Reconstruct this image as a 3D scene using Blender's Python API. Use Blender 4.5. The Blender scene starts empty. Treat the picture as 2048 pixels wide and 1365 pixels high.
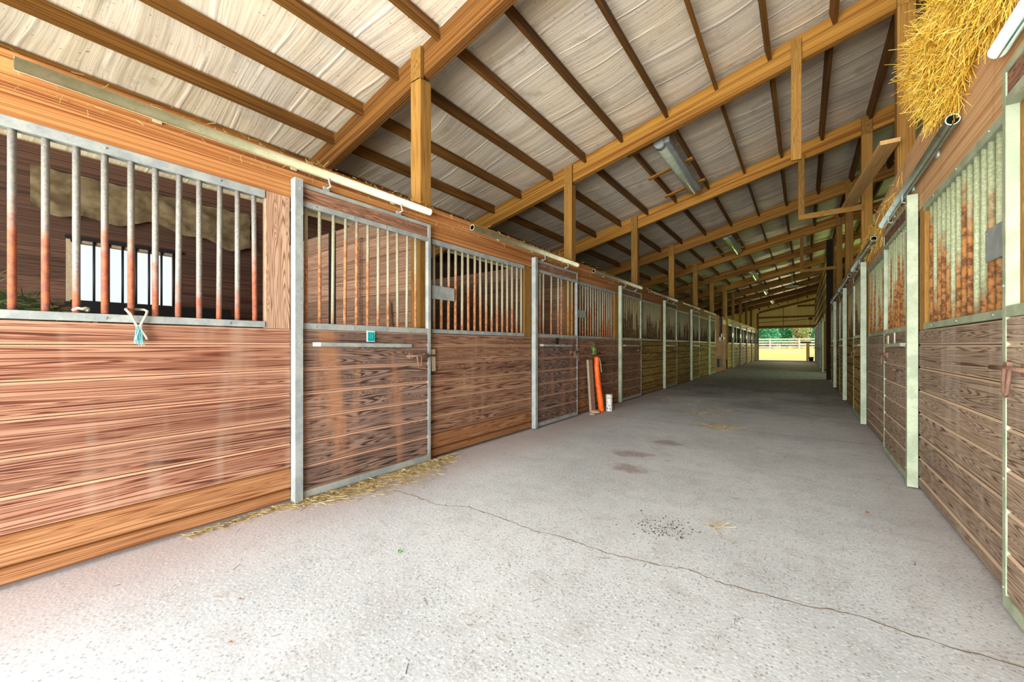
import bpy, math, random
from mathutils import Vector, Matrix, noise as mnoise
R = random.Random(7)
sc = bpy.context.scene
col = sc.collection
# ------------------------------------------------------------------ camera
H = 1.1
FPX, VPX, HZ = 799.3, 1605.48, 692.68
THETA = math.atan((VPX - 1024) / FPX)
cam_d = bpy.data.cameras.new('camera'); cam = bpy.data.objects.new('camera', cam_d); col.objects.link(cam)
cam_d.sensor_width = 36.0; cam_d.sensor_fit = 'HORIZONTAL'
cam_d.lens = FPX / 2048 * 36
cam_d.shift_y = (HZ - 682.5) / 2048
cam_d.clip_start = 0.02; cam_d.clip_end = 600
cam.location = (0, 0, H); cam.rotation_euler = (math.pi / 2, 0, THETA)
sc.camera = cam
# ------------------------------------------------------------------ light
vs = sc.view_settings
vs.view_transform = 'Standard'; vs.look = 'None'; vs.gamma = 1.0; vs.use_curve_mapping = False
vs.exposure = 0.0
try:
    sc.cycles.use_denoising = True
    sc.cycles.max_bounces = 10; sc.cycles.diffuse_bounces = 6; sc.cycles.glossy_bounces = 3
    sc.cycles.transparent_max_bounces = 8; sc.cycles.sample_clamp_indirect = 6.0
    sc.cycles.caustics_reflective = False; sc.cycles.caustics_refractive = False
except Exception:
    pass
w = bpy.data.worlds.new('sky'); sc.world = w; w.use_nodes = True
bg = w.node_tree.nodes['Background']; bg.inputs['Color'].default_value = (0.86, 0.93, 1.0, 1); bg.inputs['Strength'].default_value = 1.1
def sun(rot, e, c, ang=2.0):
    d = bpy.data.lights.new('sun', 'SUN'); d.energy = e; d.color = c; d.angle = math.radians(ang)
    o = bpy.data.objects.new('sun', d); col.objects.link(o); o.rotation_euler = rot; return o
def area(name, loc, aim, sx, sy, e, c):
    d = bpy.data.lights.new(name, 'AREA'); d.shape = 'RECTANGLE'; d.size = sx; d.size_y = sy; d.energy = e; d.color = c
    o = bpy.data.objects.new(name, d); col.objects.link(o); o.location = loc
    o.rotation_euler = (Vector(aim) - Vector(loc)).to_track_quat('-Z', 'Y').to_euler(); return o
# sun stands over the right-hand side of the barn, a little behind the camera
sv = Vector((math.cos(math.radians(58)) * 0.97, -math.cos(math.radians(58)) * 0.25, math.sin(math.radians(58))))
sun(sv.to_track_quat('Z', 'Y').to_euler(), 3.2, (1.0, 0.93, 0.80))
# daylight through the open barn door behind the camera
area('door_daylight', (-0.9, -4.2, 1.9), (-1.3, 6.0, 1.9), 4.6, 3.4, 940, (0.98, 0.99, 1.0))
# added fill lamp for the ceiling, in place of light off the yard
area('ceiling_fill', (-0.9, -3.4, 0.25), (-1.2, 5.5, 3.6), 4.6, 1.6, 620, (1.0, 0.98, 0.94))
# added green lamp for grass bounce on the ceiling, then daylight through far door
area('side_door_green_fill', (4.2, 19.2, 1.3), (-1.6, 18.6, 3.4), 4.0, 2.2, 100, (0.62, 1.0, 0.30))
fl = area('far_door_daylight', (-0.2, 37.4, 1.9), (-2.9, 25.5, 1.7), 2.0, 1.0, 45, (1.0, 0.93, 0.50)); fl.data.spread = math.radians(70)

# ------------------------------------------------------------------ dimensions
M = 3.07                       # stall module
XL, XR = -2.90, 0.72           # faces of the two stall fronts
SL = 0.24                      # roof slope
Z_HALF, Z_RAIL, Z_GR, Z_HEAD, Z_HTOP = 1.22, 1.265, 2.09, 2.14, 2.44
Y_END = 37.0
def zr(x, o): return o + SL * x   # heights that follow the roof

# ------------------------------------------------------------------ node helper
def hexc(s):
    s = s.lstrip('#'); v = [int(s[i:i + 2], 16) / 255 for i in (0, 2, 4)]
    return tuple(((c + 0.055) / 1.055) ** 2.4 if c > 0.04045 else c / 12.92 for c in v) + (1.0,)
class NT:
    def __init__(self, name):
        self.m = bpy.data.materials.new(name); self.m.use_nodes = True
        self.t = self.m.node_tree; self.n = self.t.nodes; self.bsdf = self.n['Principled BSDF']
    def new(self, k, **kw):
        n = self.n.new(k)
        for a, b in kw.items(): setattr(n, a, b)
        return n
    def lk(self, a, b): self.t.links.new(a, b)
    def put(self, sock, v):
        if hasattr(v, 'is_linked') or hasattr(v, 'links'): self.lk(v, sock)
        else: sock.default_value = v
    def math(self, op, a, b=None, c=None, clamp=False):
        n = self.new('ShaderNodeMath', operation=op); n.use_clamp = clamp
        self.put(n.inputs[0], a)
        if b is not None: self.put(n.inputs[1], b)
        if c is not None: self.put(n.inputs[2], c)
        return n.outputs[0]
    def mix(self, f, a, b, mode='MIX'):
        n = self.new('ShaderNodeMix', data_type='RGBA', blend_type=mode)
        self.put(n.inputs['Factor'], f); self.put(n.inputs[6], a); self.put(n.inputs[7], b); return n.outputs[2]
    def comb(self, x, y, z):
        n = self.new('ShaderNodeCombineXYZ'); self.put(n.inputs[0], x); self.put(n.inputs[1], y); self.put(n.inputs[2], z); return n.outputs[0]
    def sep(self, v):
        n = self.new('ShaderNodeSeparateXYZ'); self.lk(v, n.inputs[0]); return n.outputs
    def noise(self, v, s=1.0, d=2.0, r=0.5, dist=0.0):
        n = self.new('ShaderNodeTexNoise'); self.lk(v, n.inputs['Vector']); n.inputs['Scale'].default_value = s
        n.inputs['Detail'].default_value = d; n.inputs['Roughness'].default_value = r; n.inputs['Distortion'].default_value = dist
        return n.outputs['Fac']
    def vor(self, v, s, f='F1', rnd=1.0):
        n = self.new('ShaderNodeTexVoronoi', feature=f); self.lk(v, n.inputs['Vector']); n.inputs['Scale'].default_value = s
        n.inputs['Randomness'].default_value = rnd; return n
    def rng(self, v, a, b, c=0.0, d=1.0, smooth=True):
        n = self.new('ShaderNodeMapRange'); n.interpolation_type = 'SMOOTHSTEP' if smooth else 'LINEAR'
        self.put(n.inputs['Value'], v); n.inputs['From Min'].default_value = a; n.inputs['From Max'].default_value = b
        n.inputs['To Min'].default_value = c; n.inputs['To Max'].default_value = d; return n.outputs['Result']
    def obj(self): return self.new('ShaderNodeTexCoord').outputs['Object']
    def pos(self): return self.new('ShaderNodeNewGeometry').outputs['Position']
    def uv(self): return self.new('ShaderNodeTexCoord').outputs['UV']
    def attr(self, name):
        return self.new('ShaderNodeAttribute', attribute_name=name).outputs['Color']
    def bump(self, h, s=0.5, d=0.01):
        n = self.new('ShaderNodeBump'); self.lk(h, n.inputs['Height']); n.inputs['Strength'].default_value = s; n.inputs['Distance'].default_value = d
        self.lk(n.outputs[0], self.bsdf.inputs['Normal'])
    def out(self, colr, rough=0.8, metal=0.0, spec=0.3):
        self.put(self.bsdf.inputs['Base Color'], colr); self.put(self.bsdf.inputs['Roughness'], rough)
        self.put(self.bsdf.inputs['Metallic'], metal)
        self.bsdf.inputs['Specular IOR Level'].default_value = spec
        return self.m

def wood(name, dark, mid, light, rings=13.0, ringamt=0.8, ustretch=1.05, vfreq=3.2, stain=None, stainamt=0.0, edge=None, bumps=0.35, blotch=None):
    g = NT(name); u, v, _ = g.sep(g.uv()); a = g.sep(g.attr('tone'))
    seed = g.math('MULTIPLY', a[1], 37.0)
    wrp = g.noise(g.comb(g.math('MULTIPLY', u, 2.2), g.math('MULTIPLY', v, 7.0), g.math('ADD', seed, 5.0)), 1.0, 1.0, 0.4)
    f = g.noise(g.comb(g.math('MULTIPLY', u, ustretch), g.math('ADD', g.math('MULTIPLY', v, vfreq), g.math('MULTIPLY', wrp, 0.6)), seed), 1.0, 0.4, 0.4)
    kv = g.vor(g.comb(g.math('MULTIPLY', u, 1.9), g.math('MULTIPLY', v, 4.6), seed), 1.0)
    kd = kv.outputs['Distance']
    f = g.math('ADD', f, g.rng(kd, 0.0, 0.42, 0.30, 0.0))
    s = g.math('SINE', g.math('MULTIPLY', f, rings * 6.283 * 1.55))
    ring = g.math('POWER', g.math('MULTIPLY_ADD', s, 0.5, 0.5), 2.2)
    fib = g.noise(g.comb(g.math('MULTIPLY', u, 5.0), g.math('MULTIPLY', v, 260.0), seed), 1.0, 3.0, 0.6)
    fine = g.noise(g.comb(g.math('MULTIPLY', u, 1.2), g.math('MULTIPLY', v, 55.0), seed), 1.0, 2.0, 0.55)
    blo = g.noise(g.comb(g.math('MULTIPLY', u, 1.6), g.math('MULTIPLY', v, 3.2), seed), 1.0, 3.0, 0.6)
    k = g.math('ADD', g.math('MULTIPLY', ring, ringamt), g.math('MULTIPLY', g.rng(fine, 0.35, 0.65), 0.22))
    k = g.math('ADD', k, g.math('MULTIPLY', g.math('SUBTRACT', fib, 0.5), 0.5), clamp=True)
    c1 = g.mix(g.rng(k, 0.0, 0.55), hexc(light), hexc(mid))
    c2 = g.mix(g.rng(k, 0.45, 1.0), c1, hexc(dark))
    if blotch:
        c2 = g.mix(g.math('MULTIPLY', g.rng(blo, 0.45, 0.72), blotch[1]), c2, hexc(blotch[0]))
    # knots
    kn = g.rng(kd, 0.03, 0.075, 1.0, 0.0)
    c2 = g.mix(g.math('MULTIPLY', kn, 0.75), c2, hexc(dark))
    if stain:
        p = g.sep(g.pos())
        st = g.noise(g.comb(g.math('MULTIPLY', p[1], 5.0), g.math('MULTIPLY', p[2], 0.7), g.math('MULTIPLY', p[0], 5.0)), 1.0, 3.0, 0.55)
        c2 = g.mix(g.math('MULTIPLY', g.rng(st, 0.52, 0.74), stainamt), c2, hexc(stain))
    if edge:
        c2 = g.mix(g.math('MULTIPLY', a[2], 0.85), c2, hexc(edge))
    tn = g.math('MULTIPLY_ADD', a[0], 0.5, 0.75)
    hs = g.new('ShaderNodeHueSaturation'); g.lk(c2, hs.inputs['Color']); g.lk(tn, hs.inputs['Value'])
    g.bump(g.math('ADD', g.math('MULTIPLY', k, -0.6), g.math('MULTIPLY', fib, 0.3)), bumps, 0.004)
    return g.out(hs.outputs[0], 0.78, 0.0, 0.25)

def metal(name, c1, c2, c3=None, rough=0.5, met=0.25, rust=0.0):
    g = NT(name); p = g.pos()
    n1 = g.noise(p, 9.0, 4.0, 0.6); n2 = g.noise(p, 70.0, 3.0, 0.6)
    c = g.mix(g.rng(n1, 0.35, 0.65), hexc(c1), hexc(c2))
    c = g.mix(g.math('MULTIPLY', g.rng(n2, 0.5, 0.72), 0.35), c, hexc(c3 or c2))
    if rust > 0:
        n3 = g.noise(p, 5.0, 5.0, 0.65); c = g.mix(g.rng(n3, 0.62 - rust * 0.25, 0.72 - rust * 0.2), c, hexc('#a4623a'))
    g.bump(n2, 0.15, 0.002)
    return g.out(c, rough, met, 0.4)
def barmat(name, galv, galv2, rust1, rust2, lo, hi):
    g = NT(name); z = g.sep(g.obj())[2]; p = g.pos()
    oi = g.new('ShaderNodeObjectInfo').outputs['Random']
    n1 = g.noise(p, 14.0, 4.0, 0.65); n2 = g.noise(p, 90.0, 3.0, 0.6)
    lim = g.math('MULTIPLY_ADD', oi, hi - lo, lo)
    d = g.math('SUBTRACT', g.math('ADD', z, g.math('MULTIPLY', g.math('SUBTRACT', n1, 0.5), 0.45)), lim)
    m = g.math('MULTIPLY', g.rng(d, -0.16, 0.10, 1.0, 0.0), g.rng(n2, 0.25, 0.5, 0.7, 1.0))
    gc = g.mix(g.rng(n2, 0.4, 0.65), hexc(galv), hexc(galv2))
    rc = g.mix(g.rng(g.noise(p, 32.0, 3.0, 0.6), 0.4, 0.62), hexc(rust1), hexc(rust2))
    rc = g.mix(g.rng(d, -0.35, -0.1), rc, hexc(rust2)) if False else rc
    g.bump(n2, 0.35, 0.003)
    return g.out(g.mix(m, gc, rc), g.math('MULTIPLY_ADD', m, 0.35, 0.5), 0.0, 0.3)
def plain(name, c, rough=0.7, met=0.0, var=None, s=20.0):
    g = NT(name)
    if var:
        return g.out(g.mix(g.rng(g.noise(g.pos(), s, 4.0, 0.6), 0.35, 0.65), hexc(c), hexc(var)), rough, met)
    return g.out(hexc(c), rough, met)

MT = {}
MT['front_near'] = wood('reddish stall boards', '#462318', '#80503a', '#a88068', rings=9, stain='#b09a86', stainamt=0.28, ringamt=0.85, edge='#d2a284', blotch=('#6a3824', 0.6))
MT['front'] = wood('brown stall boards', '#3c261c', '#785240', '#9e7a5e', rings=9, ringamt=0.85, stain='#b99a82', stainamt=0.25, edge='#c59f80', blotch=('#5c3c2a', 0.5))
MT['kick'] = wood('golden kick boards', '#522e18', '#825230', '#a87c54', rings=8, ringamt=0.6, edge='#7a4c24')
MT['door'] = wood('weathered door boards', '#32241f', '#644e43', '#8e7567', rings=10, ringamt=0.85, stain='#b27c56', stainamt=0.55, edge='#cba186')
MT['front_right'] = wood('greyed stall boards', '#4a3a2e', '#86705c', '#aa9680', rings=12, ringamt=0.75, stain='#c9bfae', stainamt=0.30, edge='#dcc2a4')
MT['front_far_lit'] = wood('yellow-lit stall boards', '#8a6c24', '#d0ac48', '#ead070', rings=8, edge='#5c4a20')  # yellow light at the far end is put into the board colour
MT['front_olive'] = wood('olive stall boards', '#4a3816', '#a2813a', '#c8a654', rings=8, edge='#4c3a1c', blotch=('#3a2a14', 0.7))
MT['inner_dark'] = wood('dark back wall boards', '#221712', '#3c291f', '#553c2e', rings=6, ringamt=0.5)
MT['stud'] = wood('tan stud timber', '#7c5c46', '#a8836a', '#c6a488', rings=9, vfreq=4)
MT['header'] = wood('orange header board', '#66381a', '#9a6234', '#b6824e', rings=8, vfreq=2.6, ringamt=0.75, blotch=('#8e5628', 0.5))
MT['header_right'] = wood('pale header board', '#93643c', '#bb8c5c', '#d6b184', rings=6, vfreq=3.2, ringamt=0.5, stain='#7c5236', stainamt=0.4)
MT['rafter'] = wood('golden rafter timber', '#52320c', '#86581e', '#a67a34', rings=6, vfreq=2.2, ringamt=0.6, blotch=('#6c3e14', 0.7))
MT['rafter_stained_dark'] = wood('stained and darkened rafter timber', '#33200c', '#6a4218', '#8e6028', rings=6, vfreq=2.2, ringamt=0.6, blotch=('#402810', 0.8))  # stains, plus a darker tone against the front light on near rafters
MT['header_plank'] = wood('sawn loose plank', '#8a6234', '#be9254', '#d8b074', rings=5, ringamt=0.4)
MT['purlin'] = wood('dark purlin timber', '#2e1a06', '#5e3c10', '#7c541e', rings=3, vfreq=2.5, ringamt=0.5, blotch=('#38220c', 0.8))
MT['post'] = wood('golden post timber', '#543812', '#7e5822', '#a27a3c', rings=7, vfreq=4.0, ringamt=0.5)
MT['inner'] = wood('dull partition boards', '#5a3f30', '#86654f', '#a58570', rings=6, ringamt=0.5)
MT['plank'] = wood('grey offcut timber', '#6a5848', '#a08d74', '#c4b498', rings=16, vfreq=7)
MT['brown'] = wood('reddish plywood', '#74402a', '#9a5c42', '#b57a5e', rings=3, ringamt=0.25, stain='#c8a296', stainamt=0.5)
MT['galv'] = metal('galvanised steel', '#8f9898', '#a8aea8', '#78848a', 0.5, 0.2, 0.0)
MT['galv_green'] = metal('pale green galvanised steel', '#96a288', '#adb89c', '#7e8c78', 0.5, 0.15, 0.0)
MT['galv_teal'] = metal('pale teal galvanised steel', '#a6bdb2', '#b9ccc0', '#8ea69c', 0.5, 0.0, 0.05)
MT['galv_cream'] = metal('dusty cream galvanised steel', '#bcc09c', '#d2d2b0', '#969a70', 0.5, 0.0, 0.0)
MT['rusty'] = metal('rusty steel', '#6e5344', '#8e6c58', '#4b382e', 0.7, 0.1, 0.25)
MT['bar_near'] = barmat('bar steel red rust', '#7a7974', '#908d84', '#a45e3c', '#844e42', 0.12, 0.55)
MT['bar'] = barmat('bar steel tan rust', '#928e76', '#a8a288', '#ae7a52', '#8a583a', 0.0, 0.8)
MT['bar_olive'] = barmat('bar steel sooty', '#8a8560', '#a59c74', '#6e5430', '#35291c', 0.1, 0.6)
MT['bar_right'] = barmat('bar steel brown rust', '#929c78', '#b0b894', '#a5713c', '#66412a', -0.05, 0.8)
MT['dark_bar'] = plain('shade-dark bar steel', '#2a2c24', 0.6, 0, '#484838', 40)  # dark colour stands in for the shade inside the far stalls
MT['black'] = plain('black plastic', '#16181a', 0.5)
MT['dark'] = plain('dark void board', '#241c18', 0.9)
MT['teal'] = plain('teal plate', '#0f8f92', 0.4)
MT['teal_light'] = plain('pale teal paint', '#37aab2', 0.4)
MT['teal_edge'] = plain('pale mint rim', '#a8d8cc', 0.5)
MT['white'] = plain('white pvc', '#dcdcd6', 0.4, 0, '#c2c0b4', 30)
MT['paper'] = plain('cream paper', '#ded6bc', 0.8)
MT['orange'] = plain('orange vinyl', '#f06a1c', 0.4, 0, '#d8480f', 12)
MT['rope'] = plain('pale rope', '#c9c4ad', 0.9, 0, '#a5a592', 200)
MT['rope_teal'] = plain('teal rope', '#5fb6c2', 0.9, 0, '#9fd4d6', 200)
MT['tarp'] = plain('tan tarpaulin', '#54472f', 0.8, 0, '#75664a', 6)
MT['bottle'] = plain('dark green plastic', '#2c3216', 0.4, 0, '#5c6630', 30)
MT['tube'] = plain('milky lamp cover', '#c6d2bc', 0.35, 0, '#aab8a2', 8)
MT['tube_green_lit'] = plain('green-lit lamp cover', '#a9d070', 0.35)  # green of reflected light is put into the cover colour
MT['stone'] = plain('pinkish stone', '#c4aa98', 0.9, 0, '#a68c7c', 30)
MT['fence'] = plain('whitewashed fence', '#f4f1ec', 0.8, 0, '#e4ded4', 6)

def straw_mat(name, a, b, c):
    g = NT(name); at = g.sep(g.attr('tone'))
    k = g.mix(g.rng(at[0], 0.0, 0.5), hexc(a), hexc(b)); k = g.mix(g.rng(at[0], 0.5, 1.0), k, hexc(c))
    return g.out(k, 0.7, 0, 0.3)
MT['straw'] = straw_mat('golden hay', '#a87a18', '#e0b438', '#fbe078')
MT['straw_pale'] = straw_mat('pale straw', '#7e6a3c', '#b09a64', '#ccb988')
MT['straw_green'] = straw_mat('green hay', '#1f2a14', '#3c4c28', '#6a7848')

# insulation blanket
def insul():
    g = NT('white faced roof insulation'); x, y, z = g.sep(g.pos())
    sg = g.noise(g.comb(g.math('MULTIPLY', x, 0.45), g.math('MULTIPLY', y, 0.6), 0.0), 1.0, 1.0, 0.5)
    yy = g.math('ADD', y, g.math('MULTIPLY', g.math('SUBTRACT', sg, 0.5), 0.6))
    w1 = g.noise(g.comb(g.math('MULTIPLY', x, 0.35), g.math('MULTIPLY', yy, 8.0), 3.0), 1.0, 3.0, 0.6)
    w2 = g.noise(g.comb(g.math('MULTIPLY', x, 1.3), g.math('MULTIPLY', yy, 48.0), 9.0), 1.0, 2.0, 0.6)
    cz = g.math('ABSOLUTE', g.math('SUBTRACT', g.math('FRACT', g.math('MULTIPLY', g.math('ADD', yy, g.math('MULTIPLY', w1, 0.10)), 2.3)), 0.5))
    crease = g.math('MULTIPLY', g.rng(cz, 0.44, 0.5), g.rng(g.noise(g.comb(g.math('MULTIPLY', x, 1.1), g.math('MULTIPLY', y, 1.5), 7.0), 1.0, 1.0, 0.5), 0.38, 0.52))
    d1 = g.noise(g.pos(), 1.3, 5.0, 0.65); d2 = g.noise(g.pos(), 30.0, 3.0, 0.7)
    c = g.mix(g.rng(d1, 0.35, 0.68), hexc('#e8dcc4'), hexc('#dcd5c8'))
    c = g.mix(g.math('MULTIPLY', g.rng(w1, 0.45, 0.7), 0.4), c, hexc('#a89a82'))
    c = g.mix(g.math('MULTIPLY', g.rng(w2, 0.5, 0.72), 0.4), c, hexc('#968872'))
    c = g.mix(g.math('MULTIPLY', g.rng(d2, 0.64, 0.72), 0.8), c, hexc('#5a4532'))
    c = g.mix(g.math('MULTIPLY', g.rng(g.noise(g.pos(), 3.1, 4.0, 0.6), 0.56, 0.72), 0.35), c, hexc('#8a7658'))
    c = g.mix(g.math('MULTIPLY', crease, 0.5), c, hexc('#fbf4e8'))  # near-white lines paint the crease highlights into the colour
    hgt = g.math('ADD', g.math('MULTIPLY', w1, 0.8), g.math('ADD', g.math('MULTIPLY', w2, 0.2), g.math('MULTIPLY', crease, 0.35)))
    g.bump(hgt, 0.5, 0.03)
    return g.out(c, 0.5, 0.0, 0.4)
MT['insul'] = insul()

def concrete():
    g = NT('worn concrete'); p = g.pos(); x, y, z = g.sep(p)
    n1 = g.noise(p, 0.8, 4.0, 0.6); n2 = g.noise(p, 6.0, 4.0, 0.65); n3 = g.noise(p, 60.0, 3.0, 0.7)
    vo = g.vor(p, 72.0); vo2 = g.vor(p, 32.0)
    c = g.mix(g.rng(n1, 0.35, 0.7), hexc('#c6cdd1'), hexc('#b0b7bb'))
    c = g.mix(g.math('MULTIPLY', g.rng(n2, 0.45, 0.7), 0.35), c, hexc('#a09c99'))
    peb = g.rng(vo.outputs['Distance'], 0.2, 0.5, 1.0, 0.0)
    pn = g.rng(g.sep(vo.outputs['Color'])[0], 0.35, 0.9)
    c = g.mix(g.math('MULTIPLY', g.math('MULTIPLY', peb, pn), 0.8), c, hexc('#80868a'))
    c = g.mix(g.math('MULTIPLY', g.rng(n3, 0.5, 0.7), 0.6), c, hexc('#e2eaf0'))
    for (sx, sy, sr) in ((-1.27, 3.52, .2), (-1.42, 4.02, .22), (-1.25, 4.7, .2)):
        dx = g.math('SUBTRACT', x, sx); dy = g.math('MULTIPLY', g.math('SUBTRACT', y, sy), 1.25)
        dd = g.math('ADD', g.math('SQRT', g.math('ADD', g.math('MULTIPLY', dx, dx), g.math('MULTIPLY', dy, dy))), g.math('MULTIPLY', g.math('SUBTRACT', n2, 0.5), 0.45))
        c = g.mix(g.math('MULTIPLY', g.rng(dd, sr - .12, sr, 1.0, 0.0), g.rng(g.noise(p, 45.0, 2.0, 0.5), 0.3, 0.6, 0.35, 0.75)), c, hexc('#86736c'))
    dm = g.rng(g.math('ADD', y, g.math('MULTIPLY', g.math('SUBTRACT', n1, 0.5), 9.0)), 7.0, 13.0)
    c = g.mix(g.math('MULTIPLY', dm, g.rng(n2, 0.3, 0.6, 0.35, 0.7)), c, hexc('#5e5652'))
    # red dust along the stall fronts
    ed = g.rng(g.math('ADD', x, g.math('MULTIPLY', n2, 0.5)), -2.55, -1.7, 1.0, 0.0)
    er = g.rng(g.math('ADD', x, g.math('MULTIPLY', n2, 0.3)), 0.35, 0.95)
    c = g.mix(g.math('MULTIPLY', g.math('MAXIMUM', ed, g.math('MULTIPLY', er, 0.5)), 0.6), c, hexc('#a8948f'))
    g.bump(g.math('ADD', g.math('MULTIPLY', vo.outputs['Distance'], 0.5), n3), 0.3, 0.004)
    return g.out(c, 0.85, 0, 0.25)
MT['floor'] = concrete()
MT['crack'] = plain('crack dirt', '#8a7654', 0.95, 0, '#5c5040', 25)
MT['stain'] = plain('reddish floor stain', '#a5938c', 0.95, 0, '#8b7a74', 60)
MT['dirt'] = plain('stall bedding dirt', '#3a2f26', 0.95, 0, '#5a4a3a', 8)

def grassmat():
    g = NT('sunlit dry grass'); p = g.pos()
    c = g.mix(g.rng(g.noise(p, 0.35, 4.0, 0.6), 0.35, 0.65), hexc('#dccb80'), hexc('#cdcc72'))
    c = g.mix(g.rng(g.noise(p, 0.12, 2.0, 0.5), 0.45, 0.7), c, hexc('#e2c29e'))
    g.bump(g.noise(p, 30.0, 3.0, 0.7), 0.6, 0.05)
    return g.out(c, 0.95, 0, 0.1)
MT['grass'] = grassmat()
def leafmat(name, a, b, c):
    g = NT(name); at = g.sep(g.attr('tone'))
    k = g.mix(g.rng(at[0], 0.0, 0.5), hexc(a), hexc(b)); k = g.mix(g.rng(at[0], 0.5, 1.0), k, hexc(c))
    return g.out(k, 0.8, 0, 0.2)
MT['leaf'] = leafmat('green leaves', '#2a8a58', '#55b884', '#b4e0b0')
MT['leaf_dry'] = leafmat('olive leaves', '#7a9a54', '#c0b880', '#ecd8b8')
MT['bark'] = plain('bark', '#5c4a3a', 0.9, 0, '#40342a', 10)
MT['siding'] = None
def siding():
    g = NT('yellowed translucent siding'); p = g.pos()
    c = g.mix(g.rng(g.noise(p, 1.2, 3.0, 0.6), 0.35, 0.65), hexc('#ded2a0'), hexc('#c8ba84'))
    c = g.mix(g.rng(g.sep(g.attr('tone'))[0], 0.1, 0.3, 0.8, 0.0), c, hexc('#6e6236'))
    g.out(c, 0.5, 0, 0.4)
    tr = g.new('ShaderNodeBsdfTranslucent'); tr.inputs['Color'].default_value = hexc('#c8bc72')
    mx = g.new('ShaderNodeMixShader'); mx.inputs[0].default_value = 0.45
    g.lk(g.bsdf.outputs[0], mx.inputs[1]); g.lk(tr.outputs[0], mx.inputs[2])
    g.lk(mx.outputs[0], g.n['Material Output'].inputs['Surface'])
    return g.m
MT['siding'] = siding()

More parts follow.
